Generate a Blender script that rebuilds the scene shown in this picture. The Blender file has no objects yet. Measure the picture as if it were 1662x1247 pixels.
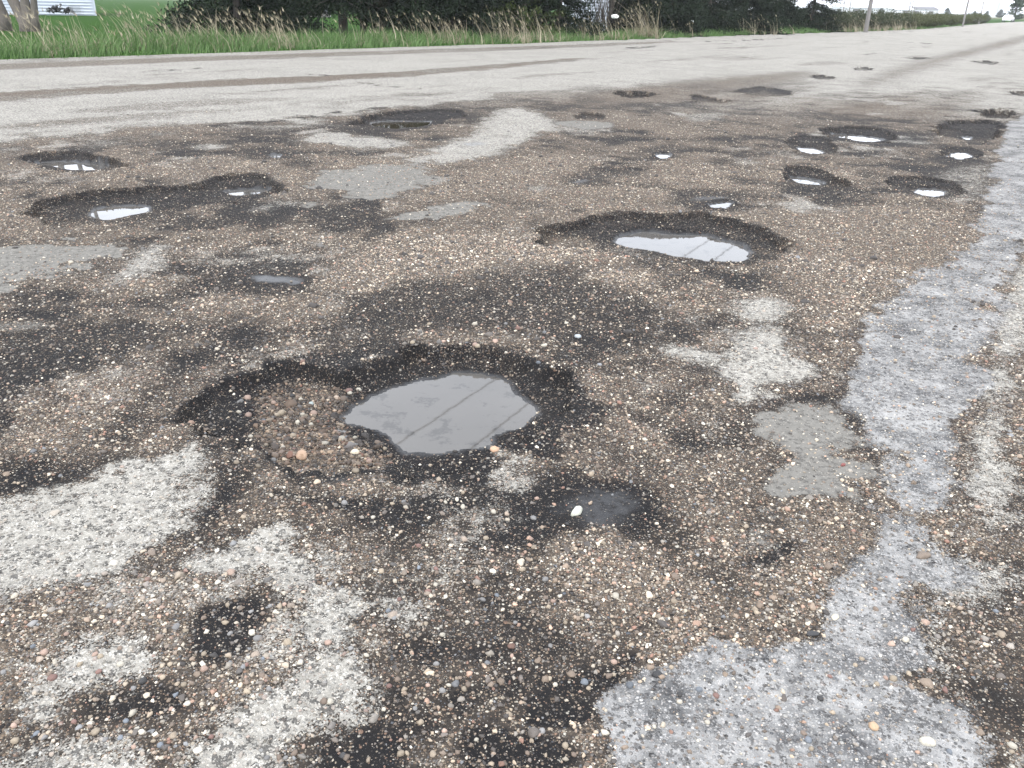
import bpy, bmesh, math, random
import numpy as np
from mathutils import Vector, Matrix, noise as mnoise

random.seed(7); RNG = np.random.default_rng(11)
scene = bpy.context.scene
COL = scene.collection

# ------------------------------------------------------------------ camera
CAM_H = 1.45
F_PX, CX, CY = 1345.0, 831.0, 623.5            # photograph 1662 x 1247
PITCH, ROLL = math.radians(24.65), math.radians(1.3)
_F = np.array([0, math.cos(PITCH), -math.sin(PITCH)])
_U0 = np.array([0, math.sin(PITCH), math.cos(PITCH)])
_R0 = np.array([1.0, 0, 0])
_R = math.cos(ROLL) * _R0 + math.sin(ROLL) * _U0
_U = math.cos(ROLL) * _U0 - math.sin(ROLL) * _R0
cam_data = bpy.data.cameras.new('camera')
cam = bpy.data.objects.new('camera', cam_data); COL.objects.link(cam)
cam_data.sensor_fit = 'HORIZONTAL'; cam_data.sensor_width = 36.0
cam_data.lens = F_PX / 1662.0 * 36.0
cam_data.clip_start = 0.05; cam_data.clip_end = 8000
cam.matrix_world = Matrix(((_R[0], _U[0], -_F[0], 0), (_R[1], _U[1], -_F[1], 0),
                           (_R[2], _U[2], -_F[2], CAM_H), (0, 0, 0, 1)))
scene.camera = cam

# ------------------------------------------------------------------ sky, sun, exposure
SUN_EL, SUN_AZ = math.radians(52), math.radians(200)   # azimuth clockwise from +Y
world = bpy.data.worlds.new('World'); scene.world = world; world.use_nodes = True
wt = world.node_tree; wt.nodes.clear()
wo = wt.nodes.new('ShaderNodeOutputWorld'); bg = wt.nodes.new('ShaderNodeBackground')
sky = wt.nodes.new('ShaderNodeTexSky'); sky.sky_type = 'NISHITA'; sky.sun_disc = False
sky.sun_elevation = SUN_EL; sky.sun_rotation = SUN_AZ; sky.dust_density = 2.0
tcw = wt.nodes.new('ShaderNodeTexCoord')
cn = wt.nodes.new('ShaderNodeTexNoise'); cn.inputs['Scale'].default_value = 2.6
cn.inputs['Detail'].default_value = 6; cn.inputs['Roughness'].default_value = 0.55
cr = wt.nodes.new('ShaderNodeValToRGB')
cr.color_ramp.elements[0].position = 0.30; cr.color_ramp.elements[0].color = (.72, .72, .72, 1)
cr.color_ramp.elements[1].position = 0.60; cr.color_ramp.elements[1].color = (1, 1, 1, 1)
mx = wt.nodes.new('ShaderNodeMix'); mx.data_type = 'RGBA'
mx.inputs['B'].default_value = (11.1, 11.7, 12.8, 1)      # bright layer of thin cloud
wt.links.new(tcw.outputs['Generated'], cn.inputs['Vector'])
wt.links.new(cn.outputs['Fac'], cr.inputs['Fac'])
wt.links.new(cr.outputs['Color'], mx.inputs['Factor'])
wt.links.new(sky.outputs['Color'], mx.inputs['A'])
wt.links.new(mx.outputs['Result'], bg.inputs['Color'])
bg.inputs['Strength'].default_value = 0.12
wt.links.new(bg.outputs[0], wo.inputs[0])
sd = bpy.data.lights.new('sun', 'SUN'); sd.energy = 1.5; sd.angle = math.radians(12); sd.color = (1, .95, .88)
so = bpy.data.objects.new('sun', sd); COL.objects.link(so)
_sv = Vector((math.sin(SUN_AZ) * math.cos(SUN_EL), math.cos(SUN_AZ) * math.cos(SUN_EL), math.sin(SUN_EL)))
so.rotation_euler = _sv.to_track_quat('Z', 'Y').to_euler()
scene.view_settings.view_transform = 'Standard'; scene.view_settings.look = 'None'
scene.view_settings.gamma = 1; scene.view_settings.exposure = 1.1
scene.view_settings.use_curve_mapping = False
scene.cycles.max_bounces = 5; scene.cycles.diffuse_bounces = 3; scene.cycles.glossy_bounces = 3
scene.cycles.transparent_max_bounces = 4; scene.cycles.volume_bounces = 0

# ------------------------------------------------------------------ pixel <-> place
def ray(px, py):
    return _R * ((px - CX) / F_PX) - _U * ((py - CY) / F_PX) + _F
def gnd(px, py, z=0.0):                       # photo pixel that lies on the level z
    d = ray(px, py); t = (z - CAM_H) / d[2]
    return np.array([d[0] * t, d[1] * t])
def at(px, py, Y):                            # photo pixel at distance Y
    d = ray(px, py); t = Y / d[1]
    return np.array([d[0] * t, Y, CAM_H + d[2] * t])
def xat(px, Y, py=30):                        # x of a photo column at distance Y
    return at(px, py, Y)[0]

# ------------------------------------------------------------------ numeric helpers
def sstep(a, b, x):
    t = np.clip((x - a) / (b - a), 0, 1); return t * t * (3 - 2 * t)
_perm = np.random.default_rng(5).random((256, 256)).astype(np.float32)
def vnoise(x, y):
    xi = np.floor(x).astype(int); yi = np.floor(y).astype(int)
    fx = x - xi; fy = y - yi; fx = fx * fx * (3 - 2 * fx); fy = fy * fy * (3 - 2 * fy)
    x0, x1, y0, y1 = xi & 255, (xi + 1) & 255, yi & 255, (yi + 1) & 255
    a = _perm[x0, y0]; b = _perm[x1, y0]; c = _perm[x0, y1]; d = _perm[x1, y1]
    return (a + (b - a) * fx) * (1 - fy) + (c + (d - c) * fx) * fy
def fbm(x, y, s, o=4, off=0.0):               # about -1 .. 1
    v = 0; a = 0.5; f = 1.0 / s
    for i in range(o):
        v = v + a * (vnoise(x * f + 17.3 * i + off, y * f - 9.1 * i + off * 2) * 2 - 1); a *= .5; f *= 2.03
    return v
def chaikin(p, n=2, closed=True):
    p = np.asarray(p, float)
    for _ in range(n):
        q = np.roll(p, -1, 0)
        p = np.stack([p * .75 + q * .25, p * .25 + q * .75], 1).reshape(-1, 2)
    return p
def sdf(poly, x, y):                          # signed distance, negative inside
    d2 = np.full(x.shape, 1e12); ins = np.zeros(x.shape, bool)
    n = len(poly)
    for i in range(n):
        ax, ay = poly[i]; bx, by = poly[(i + 1) % n]
        ex, ey = bx - ax, by - ay; L = ex * ex + ey * ey + 1e-12
        t = np.clip(((x - ax) * ex + (y - ay) * ey) / L, 0, 1)
        d2 = np.minimum(d2, (x - ax - t * ex) ** 2 + (y - ay - t * ey) ** 2)
        c = ((ay > y) != (by > y))
        with np.errstate(divide='ignore', invalid='ignore'):
            c &= x < (bx - ax) * (y - ay) / (by - ay + 1e-15) + ax
        ins ^= c
    d = np.sqrt(d2); return np.where(ins, -d, d)
def poly_field(poly, x, y, margin):           # sdf near the polygon, large elsewhere
    lo, hi = poly.min(0) - margin, poly.max(0) + margin
    m = (x > lo[0]) & (x < hi[0]) & (y > lo[1]) & (y < hi[1])
    out = np.full(x.shape, 1e3)
    if m.any(): out[m] = sdf(poly, x[m], y[m])
    return out

# ------------------------------------------------------------------ what lies on the road (read off the photograph)
def G(pts, z=0.0, n=2): return chaikin([gnd(a, b, z) for a, b in pts], n)
EDGE_PX = [(0, 97), (420, 84), (840, 71), (1100, 61), (1220, 56.5), (1400, 51), (1500, 47), (1600, 38), (1662, 35)]
edge = [gnd(a, b) for a, b in EDGE_PX]
_d0 = edge[0] - edge[1]; _d0 = _d0 / np.linalg.norm(_d0)
RDIR = np.array([math.sin(math.radians(34)), math.cos(math.radians(34))])
LEFT_EDGE = np.array([edge[0] + _d0 * 90] + edge + [edge[-1] + RDIR * 600])
_rn = np.array([RDIR[1], -RDIR[0]])
ROAD = np.array(list(LEFT_EDGE) + [LEFT_EDGE[-1] + _rn * 9.5, _rn * 3.4 + RDIR * 20, _rn * 3.4 - RDIR * 60, LEFT_EDGE[0] - RDIR * 60])

# potholes: rim, list of pools, water level (m), depth when dry
HOLES = [
 dict(k='main', L=-.075, rim=[(285,667),(336,638),(365,613),(407,598),(441,587),(496,589),(555,604),(618,600),(660,566),(728,552),(765,566),(808,592),(870,590),(917,596),(942,617),(934,667),(892,710),(829,743),(744,764),(639,773),(513,773),(428,760),(378,731),(302,701)],
      pools=[[(542,684),(572,655),(618,634),(660,623),(723,606),(765,602),(808,615),(833,634),(867,676),(850,688),(808,705),(782,726),(732,737),(681,741),(643,731),(626,710),(580,693)]]),
 dict(k='second', L=-.10, rim=[(850,388),(900,365),(960,348),(1002,342),(1069,347),(1135,342),(1201,357),(1240,372),(1288,396),(1285,411),(1246,425),(1201,434),(1111,430),(1051,417),(990,408),(930,402),(870,398)],
      pools=[[(998,393),(1008,384),(1045,375),(1075,380),(1111,383),(1144,381),(1165,390),(1201,398),(1216,408),(1213,426),(1171,425),(1126,419),(1087,414),(1051,405),(1020,402)]]),
 dict(k='leftfar', L=-.075, rim=[(28,257),(50,246),(125,243),(150,247),(202,256),(205,268),(182,279),(115,281),(60,273)],
      pools=[[(52,265),(91,262),(175,265),(177,272),(155,277),(118,276),(91,271)]]),
 dict(k='trench', L=-.085, rim=[(27,346),(67,329),(101,319),(185,305),(280,303),(323,298),(371,283),(428,282),(465,292),(472,305),(448,320),(371,330),(320,336),(270,348),(236,360),(152,364),(84,368),(34,356)],
      pools=[[(148,346),(168,336),(236,334),(248,344),(202,352),(162,359)],[(367,312),(404,307),(438,308),(440,314),(387,319)]]),
 dict(k='treepool', L=-.09, rim=[(555,198),(590,187),(658,179),(742,177),(762,184),(729,195),(702,208),(641,212),(580,205)],
      pools=[[(596,202),(624,197),(681,198),(705,197),(685,207),(624,209)]]),
 dict(k='black1', L=None, D=.13, rim=[(988,151),(1018,147),(1059,148),(1074,155),(1052,161),(1005,161)]),
 dict(k='dry1', L=None, D=.05, rim=[(920,188),(944,182),(978,183),(995,194),(958,198),(932,195)]),
 dict(k='bar', L=-.07, rim=[(1320,208),(1384,204),(1431,209),(1462,223),(1438,234),(1371,230),(1337,220)],
      pools=[[(1345,217),(1381,219),(1438,227),(1431,232),(1387,229),(1360,223)]]),
 dict(k='sliver', L=-.06, rim=[(1270,235),(1289,219),(1337,222),(1364,239),(1350,251),(1303,252)],
      pools=[[(1293,241),(1310,239),(1340,248),(1323,250),(1300,247)]]),
 dict(k='nearright', L=-.07, rim=[(1264,272),(1289,268),(1343,276),(1391,298),(1371,305),(1316,304),(1269,291)],
      pools=[[(1271,288),(1289,287),(1320,292),(1350,300),(1316,301),(1289,296)]]),
 dict(k='shallowright', L=-.06, rim=[(1428,292),(1455,283),(1523,288),(1557,300),(1553,321),(1506,323),(1455,309)],
      pools=[[(1479,310),(1516,306),(1536,316),(1506,320)]]),
 dict(k='darkbowl', L=-.11, rim=[(1511,205),(1533,196),(1607,193),(1630,205),(1614,234),(1557,228),(1519,217)],
      pools=[[(1560,224),(1572,222),(1579,226),(1568,228)]]),
 dict(k='darkbowl2', L=None, D=.12, rim=[(1573,185),(1607,174),(1644,176),(1641,191),(1607,194)]),
 dict(k='under', L=-.035, rim=[(1516,243),(1557,236),(1607,248),(1590,260),(1536,258)],
      pools=[[(1536,251),(1563,247),(1580,255),(1557,259)]]),
 dict(k='small1', L=-.02, rim=[(1138,332),(1165,320),(1198,326),(1186,341),(1150,341)],
      pools=[[(1147,333),(1170,331),(1191,328),(1176,338),(1154,338)]]),
 dict(k='small2', L=-.02, rim=[(1050,251),(1074,243),(1100,252),(1085,259),(1058,258)],
      pools=[[(1059,252),(1079,248),(1094,254),(1069,257)]]),
 dict(k='small3', L=-.015, rim=[(428,252),(447,247),(464,253),(450,259)],
      pools=[[(435,252),(447,250),(459,254),(448,257)]]),
 dict(k='far1', L=None, D=.05, rim=[(1110,157),(1134,152),(1191,163),(1168,168),(1130,164)]),
 dict(k='far2', L=None, D=.03, rim=[(1195,147),(1240,140),(1292,152),(1270,158),(1215,156)]),
 dict(k='far3', L=None, D=.05, rim=[(1308,124),(1330,120),(1360,127),(1335,131)]),
 dict(k='far4', L=None, D=.05, rim=[(1376,111),(1400,108),(1428,113),(1400,117)]),
 dict(k='far5', L=None, D=.05, rim=[(1474,95),(1490,92),(1506,95),(1490,98)]),
 dict(k='far6', L=None, D=.06, rim=[(1572,100),(1600,98),(1636,104),(1605,107)]),
 dict(k='far7', L=None, D=.06, rim=[(1636,150),(1655,146),(1685,152),(1660,158)]),
 dict(k='far8', L=None, D=.05, rim=[(1488,70.5),(1500,69),(1513,70.5),(1500,72.5)]),
]
for h in HOLES:
    h['rimg'] = G(h['rim']); h['poolg'] = [G(p, h['L']) for p in h.get('pools', [])]
    c = h['rimg'].mean(0); h['dist'] = float(np.hypot(*c))
    h['size'] = float(np.sqrt(np.prod(np.ptp(h['rimg'], axis=0))))

# surface patches: (kind, strength, feather px, polygon)
FAR_POLY = [(-700,262),(0,243),(100,230),(200,222),(300,216),(420,208),(560,196),(640,176),(760,166),(880,156),(960,142),(1120,128),(1300,112),(1450,100),(1560,92),(1700,86),(1900,70),(1900,36),(1500,36),(1100,50),(0,85),(-700,105)]
PATCHES = [
 ('pale',1,12,[(-200,930),(0,845),(88,818),(167,779),(210,748),(263,733),(322,714),(340,740),(326,768),(285,827),(245,875),(184,928),(110,967),(0,1000),(-200,1080)]),
 ('pale',.95,14,[(307,906),(373,890),(438,850),(470,838),(500,893),(570,937),(600,985),(585,1040),(530,1065),(480,1050),(450,1000),(455,955),(420,938),(360,945),(310,935)]),
 ('pale',.9,18,[(500,1075),(590,1050),(600,1100),(560,1160),(480,1190),(440,1290),(270,1290),(310,1200),(350,1150),(410,1100)]),
 ('pale',.9,18,[(70,1060),(145,1040),(245,1020),(270,1060),(245,1095),(180,1121),(110,1125),(88,1175),(30,1190),(20,1130)]),
 ('pale',.75,18,[(131,1191),(219,1190),(260,1230),(200,1330),(0,1330),(0,1230)]),
 ('pale',.6,16,[(592,955),(690,972),(712,1007),(645,1026),(615,1000)]),
 ('pale',.4,14,[(660,900),(690,885),(725,912),(690,925)]),
 ('blue',1,12,[(956,1300),(974,1182),(1004,1138),(1026,1095),(1052,1075),(1131,1023),(1239,1035),(1318,1043),(1398,1067),(1458,1099),(1538,1147),(1562,1185),(1550,1300)]),
 ('blue',1,9,[(1640,190),(1625,232),(1610,290),(1600,340),(1580,390),(1540,430),(1478,450),(1438,490),(1402,538),(1378,609),(1386,657),(1436,705),(1440,753),(1420,789),(1390,840),(1347,884),(1339,924),(1323,971),(1345,1010),(1398,1059),(1450,1075),(1500,1060),(1520,1000),(1535,940),(1560,890),(1560,828),(1552,729),(1570,673),(1594,609),(1618,490),(1640,440),(1690,370),(1760,250),(1760,170)]),
 ('pale',.9,14,[(1490,1000),(1530,900),(1575,800),(1570,720),(1600,640),(1625,520),(1650,440),(1720,350),(1730,420),(1660,520),(1640,640),(1620,720),(1620,800),(1590,880),(1560,960),(1530,1060),(1490,1070)]),
 ('pale',.9,10,[(1175,494),(1240,475),(1290,490),(1290,505),(1255,522),(1199,514)]),
 ('pale',.9,10,[(1064,570),(1080,557),(1171,573),(1180,592),(1120,588)]),
 ('pale',1,12,[(1175,545),(1239,531),(1275,536),(1287,570),(1327,593),(1311,610),(1263,620),(1223,657),(1187,653),(1175,610),(1185,575)]),
 ('pale',.55,10,[(1100,515),(1125,505),(1148,522),(1120,530)]),
 ('pale',.5,10,[(1030,625),(1050,615),(1072,632),(1045,642)]),
 ('pale',.45,14,[(1138,680),(1160,665),(1180,705),(1150,720)]),
 ('smooth',.95,15,[(1250,668),(1339,657),(1366,697),(1374,729),(1430,757),(1418,800),(1390,832),(1355,808),(1335,828),(1287,816),(1255,832),(1228,826),(1247,769),(1255,729),(1199,681)]),
 ('smooth',.62,18,[(1199,852),(1239,850),(1275,876),(1271,900),(1223,906),(1195,880)]),
 ('smooth',1,9,[(-160,440),(0,405),(61,396),(141,396),(191,407),(168,420),(101,447),(34,458),(0,471),(-160,500)]),
 ('pale',.75,8,[(216,414),(249,396),(280,400),(263,431),(216,461),(168,473),(156,466),(192,444)]),
 ('smooth',.5,8,[(-40,530),(40,520),(86,525),(40,540)]),
 ('smooth',1,7,[(492,302),(540,278),(584,272),(651,265),(690,266),(706,290),(651,312),(612,327),(590,325),(550,308)]),
 ('smooth',1,6,[(625,358),(702,339),(756,327),(801,335),(782,349),(735,351),(681,354)]),
 ('smooth',.8,5,[(483,333),(505,327),(522,331),(500,339)]),
 ('pale',.85,7,[(800,180),(853,172),(897,195),(915,210),(870,216),(836,243),(789,258),(700,268),(651,262),(700,240),(760,222)]),
 ('pale',.8,6,[(540,212),(625,226),(690,236),(600,245),(520,240),(480,222)]),
 ('smooth',.8,5,[(897,197),(960,196),(1005,202),(971,211),(930,209)]),
 ('pale',.6,6,[(850,306),(870,300),(903,308),(870,314)]),
 ('pale',.5,6,[(1095,185),(1180,182),(1200,190),(1150,200),(1110,200)]),
 ('pale',.7,6,[(305,238),(340,232),(380,238),(340,244)]),
 ('pale',.5,8,[(1520,286),(1560,270),(1610,262),(1612,300),(1570,330),(1540,300)]),
 # dark, damp asphalt with few stones
 ('dark',.62,22,[(560,455),(700,440),(880,420),(1000,440),(1040,470),(1100,520),(1060,560),(1000,590),(940,590),(860,560),(740,545),(640,560),(500,580),(420,585),(480,530)]),
 ('dark',.8,12,[(-60,575),(100,545),(220,515),(270,525),(250,560),(130,610),(60,680),(-60,720)]),
 ('dark',.9,10,[(300,660),(400,590),(480,575),(660,555),(940,590),(990,640),(960,720),(860,770),(700,800),(540,800),(380,760),(330,720)]),
 ('dark',.9,10,[(880,790),(960,770),(1070,790),(1100,840),(1060,880),(960,900),(900,870)]),
 ('dark',.8,14,[(380,770),(560,800),(800,780),(860,800),(760,850),(640,870),(560,850),(480,830),(400,810)]),
 ('dark',.8,12,[(280,990),(360,960),(430,965),(450,1010),(460,1050),(390,1110),(320,1130),(280,1080)]),
 ('dark',.7,12,[(110,1130),(200,1120),(290,1100),(330,1150),(260,1180),(140,1185)]),
 ('dark',.9,10,[(860,1110),(1000,1080),(1040,1050),(1010,1120),(960,1190),(830,1200)]),
 ('dark',.8,10,[(720,1180),(860,1170),(960,1200),(930,1290),(740,1290)]),
 ('dark',.9,6,[(1030,970),(1060,958),(1085,975),(1070,990),(1040,988)]),
 ('dark',.8,10,[(1200,890),(1290,860),(1330,900),(1280,930),(1210,930)]),
 ('dark',.7,8,[(1365,650),(1400,690),(1430,720),(1430,760),(1380,730)]),
 ('dark',.8,8,[(1560,1120),(1640,1110),(1670,1150),(1610,1170)]),
 ('dark',.7,10,[(310,435),(420,415),(540,440),(560,480),(440,490),(360,470)]),
 ('dark',.7,8,[(880,300),(960,270),(1060,280),(960,310)]),
 ('dark',.6,8,[(1020,240),(1100,230),(1110,262),(1020,270)]),
 ('dark',.7,8,[(1080,320),(1140,305),(1210,315),(1220,345),(1100,345)]),
 ('dark',.7,8,[(380,240),(430,235),(520,248),(470,262),(390,262)]),
 ('dark',.7,8,[(480,340),(600,325),(640,340),(590,380),(500,390)]),
 ('dark',.6,8,[(250,370),(420,340),(560,330),(500,350),(380,375)]),
 ('dark',.8,6,[(560,318),(640,322),(620,342),(570,338)]),
 ('dark',.7,6,[(30,240),(140,236),(200,248),(120,250)]),
 # thin films of water on the dark patches
 ('wet',.66,12,[(925,800),(970,785),(1035,795),(1050,830),(1010,852),(950,850),(925,830)]),
 ('wet',.9,4,[(400,448),(448,444),(505,454),(480,466),(425,460)]),
 ('wet',.8,3,[(739,233),(776,228),(799,233),(769,238)]),
 ('wet',.7,4,[(922,296),(945,290),(962,293),(940,299)]),
 ('wet',.6,4,[(1110,325),(1140,315),(1190,318),(1160,325)]),
 ('wet',.5,6,[(500,770),(640,768),(640,790),(520,795)]),
 # drifts of loose brown gravel
 ('grav',1,10,[(400,650),(450,620),(560,625),(600,640),(545,680),(600,715),(650,745),(600,765),(480,760),(410,720)]),
 ('grav',1,12,[(560,420),(700,370),(860,385),(1000,410),(980,430),(860,430),(720,450),(560,470),(480,480)]),
 ('grav',.9,10,[(870,385),(940,360),(990,385),(985,410),(920,410)]),
 ('grav',.9,12,[(640,330),(760,280),(900,240),(960,250),(860,300),(700,330)]),
 ('grav',1,14,[(930,440),(1050,430),(1080,470),(1000,470)]),
 ('grav',1,14,[(1250,360),(1420,330),(1560,340),(1570,400),(1450,450),(1390,520),(1320,540),(1290,440)]),
 ('grav',.9,14,[(860,890),(1000,860),(1100,920),(1180,980),(1050,1010),(920,980)]),
 ('grav',.8,12,[(560,870),(620,880),(600,940),(560,920)]),
 ('grav',.8,8,[(1300,880),(1370,830),(1390,840),(1340,890),(1320,960)]),
 # streaks of gravel on the far lane
 ('streak',.9,5,[(-100,158),(0,151),(160,140),(330,131),(560,122),(700,112),(850,101),(950,93),(950,97),(850,108),(700,122),(560,132),(330,142),(160,152),(0,166),(-100,172)]),
 ('streak',.5,5,[(100,176),(350,160),(520,158),(360,174),(120,186)]),
 ('streak',.55,5,[(-60,205),(200,186),(370,176),(380,182),(200,198),(0,215)]),
 ('streak',.7,4,[(-60,106),(0,102),(400,89),(840,76),(1100,66),(1100,70),(840,82),(400,97),(0,114),(-60,120)]),
 ('streak',.5,4,[(830,124),(950,116),(1000,112),(960,120),(830,130)]),
 ('streak',.75,20,[(930,160),(1000,143),(1130,128),(1320,112),(1330,130),(1190,150),(1060,166),(900,190)]),
 ('streak',.7,7,[(1380,138),(1440,112),(1540,84),(1640,62),(1662,56),(1700,60),(1600,86),(1500,112),(1430,140)]),
 ('crack',.9,2,[(225,116),(280,112),(335,108),(335,111),(280,115),(226,119)]),
 ('crack',.9,2,[(1000,79),(1030,75),(1080,74),(1050,79),(1010,81)]),
 ('crack',.8,2,[(470,118),(520,121),(575,124),(570,127),(515,124)]),
 ('crack',.8,2,[(560,130),(620,138),(690,143),(690,146),(610,142)]),
 ('crack',.9,3,[(330,203),(450,192),(560,178),(640,172),(640,176),(560,184),(450,200),(330,210)]),
 ('crack',.8,2,[(1100,68),(1160,66),(1300,60),(1300,62),(1160,69)]),
 ('crack',.8,2,[(1395,88),(1430,86),(1432,88),(1400,90)]),
 ('streak',.5,4,[(1270,105),(1330,99),(1390,102),(1330,108)]),
]
FAR_G = G(FAR_POLY, 0, 1)
for i, p in enumerate(PATCHES):
    g = G(p[3]); PATCHES[i] = (p[0], p[1], p[2] * float(np.hypot(*g.mean(0))) / F_PX * 1.6, g, float(np.sqrt(np.prod(np.ptp(g, axis=0)))))

def surface(x, y):
    """height and surface attributes of the road at ground points x, y"""
    r = np.hypot(x, y)
    big = fbm(x, y, 1.6, 3, 3.1); mid = fbm(x, y, .35, 4, 8.8); fine = fbm(x, y, .07, 3, 1.7); sm = fbm(x, y, .16, 3, 21.)
    u = x * RDIR[0] + y * RDIR[1]; v = x * RDIR[1] - y * RDIR[0]
    strk = fbm(u * .14, v, .8, 4, 61.)                       # streaks along the direction of travel
    A = dict(pale=np.zeros_like(x), blue=np.zeros_like(x), smooth=np.zeros_like(x), dark=np.zeros_like(x), wet=np.zeros_like(x))
    grav = np.clip(.50 + .55 * big + .45 * mid + .4 * sm, .05, 1)
    A['dark'] = np.clip(.30 - .7 * big - .7 * mid - .45 * sm, 0, .8)
    A['pale'] = np.clip(1.5 * fbm(x, y, .8, 4, 31.) - .30 + .5 * sm, 0, .62)
    sf = sdf(FAR_G, x, y) + .9 * mid * np.clip(r / 10, .4, 1) + 1.0 * big * np.clip(r / 15, .3, 1) + 1.6 * strk
    far = sstep(1.0, -1.3, sf) * (r > 6)
    lane = np.clip(1.05 + .3 * mid + .9 * strk, .3, 1.0)
    A['pale'] = np.maximum(A['pale'] * (1 - far), far * lane); A['dark'] *= 1 - far
    # beyond the ruts the whole carriageway turns pale
    fade = sstep(9, 24, r); A['pale'] = np.maximum(A['pale'], fade * (.95 + .7 * strk + .4 * mid)); A['dark'] *= 1 - fade
    A['pale'] = np.clip(A['pale'], 0, 1)
    grav = grav * (1 - .8 * far * lane)
    for kind, st, fe, g, size in PATCHES:
        fe = fe * (2.3 if kind in ('pale', 'dark', 'grav', 'streak', 'wet') else 1.6)
        d = poly_field(g, x, y, fe * 3 + .4 * size)
        m = d < 900
        if not m.any(): continue
        amp = min(.30 * size, .30) * (.6 if kind == 'blue' else 1)
        dd = d[m] + amp * (.7 * mid[m] + .6 * sm[m] + .3 * fine[m])
        k = st * sstep(fe, -fe, dd)
        if kind == 'grav':
            grav[m] = np.maximum(grav[m], k); A['dark'][m] *= 1 - k; A['pale'][m] *= 1 - .9 * k
        elif kind == 'streak':
            k = k * np.clip(.9 + .9 * strk[m] + .5 * mid[m], .2, 1)
            grav[m] = np.maximum(grav[m], k); A['pale'][m] *= 1 - .95 * k
        elif kind == 'crack':
            k = k * np.clip(.5 + 2.2 * mid[m] + 1.2 * sm[m], 0, 1)
            A['dark'][m] = np.maximum(A['dark'][m], k); A['pale'][m] *= 1 - k
        elif kind == 'wet':
            A['wet'][m] = np.maximum(A['wet'][m], k); A['dark'][m] = np.maximum(A['dark'][m], k)
            grav[m] *= 1 - .6 * k
        else:
            if kind == 'dark': k = k * np.clip(.95 + .6 * mid[m] + .6 * sm[m], .25, 1)
            if kind == 'pale': k = k * np.clip(1.05 + .5 * mid[m] + .45 * sm[m], .3, 1)
            A[kind][m] = np.maximum(A[kind][m], k)
            grav[m] *= 1 - (.8 if kind in ('smooth', 'blue') else .6) * k
            if kind in ('pale', 'blue', 'smooth'):
                A['dark'][m] *= 1 - k
                if kind != 'pale': A['pale'][m] *= 1 - k
            else:
                A['pale'][m] *= 1 - k
    # form
    und = .018 * fbm(x, y, 2.2, 3, 5.) + .009 * mid * sstep(30, 5, r)
    rough = .0038 * fine * sstep(14, 3, r)
    h = und + rough
    h = h - .007 * A['dark'] + .005 * np.minimum(grav, 1) * (1 - A['pale'])
    hid = np.zeros(x.shape, np.int32); pool = np.zeros(x.shape)
    for i, H in enumerate(HOLES):
        fe = .04 + .08 * H['size']
        dr = poly_field(H['rimg'], x, y, fe * 2 + .25)
        m = dr < 900
        if not m.any(): continue
        xx, yy = x[m], y[m]
        amp = min((.10 if H['dist'] < 5 else .095) * H['size'], .13)
        dr = dr[m] + amp * (.9 * mid[m] + .8 * sm[m] + .35 * fine[m])
        ins = dr < 0
        near = sstep(fe, 0, dr)
        hm = h[m] * (1 - near * .7)
        lump = .010 * sm[m] + .007 * fine[m]
        if H['L'] is not None:
            dw = np.full(xx.shape, 1e3)
            for pg in H['poolg']: dw = np.minimum(dw, sdf(pg, xx, yy))
            dw = dw + (.045 if H['k'] == 'main' else min(.03, .06 * H['size'])) * (mid[m] + .9 * sm[m] + .6 * fine[m])
            if H['k'] == 'main': dr = np.minimum(dr, dw - .15 - .06 * sm[m]); ins = dr < 0
            dwp = np.clip(dw, 0, None); t = dwp / (dwp + np.clip(-dr, 1e-5, None))
            L = H['L']
            brink = .055 if H['k'] == 'main' else max(.03, .03 * H['size'])    # broken edge: most of the drop in a few centimetres
            hc = H['rimg'].mean(0); hn = hc / np.hypot(*hc)
            fs = sstep(-.25, .35, ((xx - hc[0]) * hn[0] + (yy - hc[1]) * hn[1]) / H['size'])   # the worn far bank slopes, the near edge is cut
            if H['k'] == 'main': fs = np.maximum(fs, .7)
            w1 = sstep(brink, 0, -dr)
            wall = L * (.80 + .17 * (1 - fs) - (.12 + .36 * fs) * t) * (1 - w1) + L * .2 * fs * sstep(.12, 0, t) * (1 - w1) + lump * sstep(0, .3, t) * (1 - w1)
            if H['k'] == 'main': wall = L * (.42 * (1 - t) + .58 * (1 - w1)) + 2.0 * lump * sstep(0, .3, t) * sstep(0, .04, -dr)
            bed = L - .004 - .03 * sstep(0, .12, -dw)
            prof = np.where(dw < 0, bed, np.where(ins, wall, 0))
            hm = np.where(ins | (dw < 0), prof + h[m] * .3 * (dw > 0) * w1, hm)
            pool[m] = np.maximum(pool[m], sstep(.03 + .02 * H['size'], 0, dw))
            inn = ins | (dw < 0)
        else:
            w = max(.04, .07 * H['size'])
            ins = (dr + min(.16 * H['size'], .35) * (big[m] + .7 * mid[m])) < 0; dr = dr + min(.16 * H['size'], .35) * (big[m] + .7 * mid[m])
            hm = np.where(ins, -H['D'] * sstep(0, w, -dr) * (.75 + .25 * sstep(0, .4 * H['size'], -dr)) + lump * sstep(0, w, -dr), hm); inn = ins
        h[m] = hm
        hid[m] = np.where(inn, i + 1, hid[m])
        hc = H['rimg'].mean(0); hn = hc / np.hypot(*hc)
        side = ((xx - hc[0]) * hn[0] + (yy - hc[1]) * hn[1]) / H['size'] + .35 * sm[m] + .3 * mid[m]
        k = (.45 + .55 * sstep(-.35, .3, side)) * np.clip(sstep(fe * .30, -fe * .10, dr), 0, 1) * (1 if H['L'] is not None else .85 - .5 * sstep(0, .5 * H['size'], -dr)) * np.clip(.92 + .5 * sm[m], .6, 1)
        A['dark'][m] = np.maximum(A['dark'][m], k); A['pale'][m] *= 1 - k; A['blue'][m] *= 1 - k; A['smooth'][m] *= 1 - k
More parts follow.
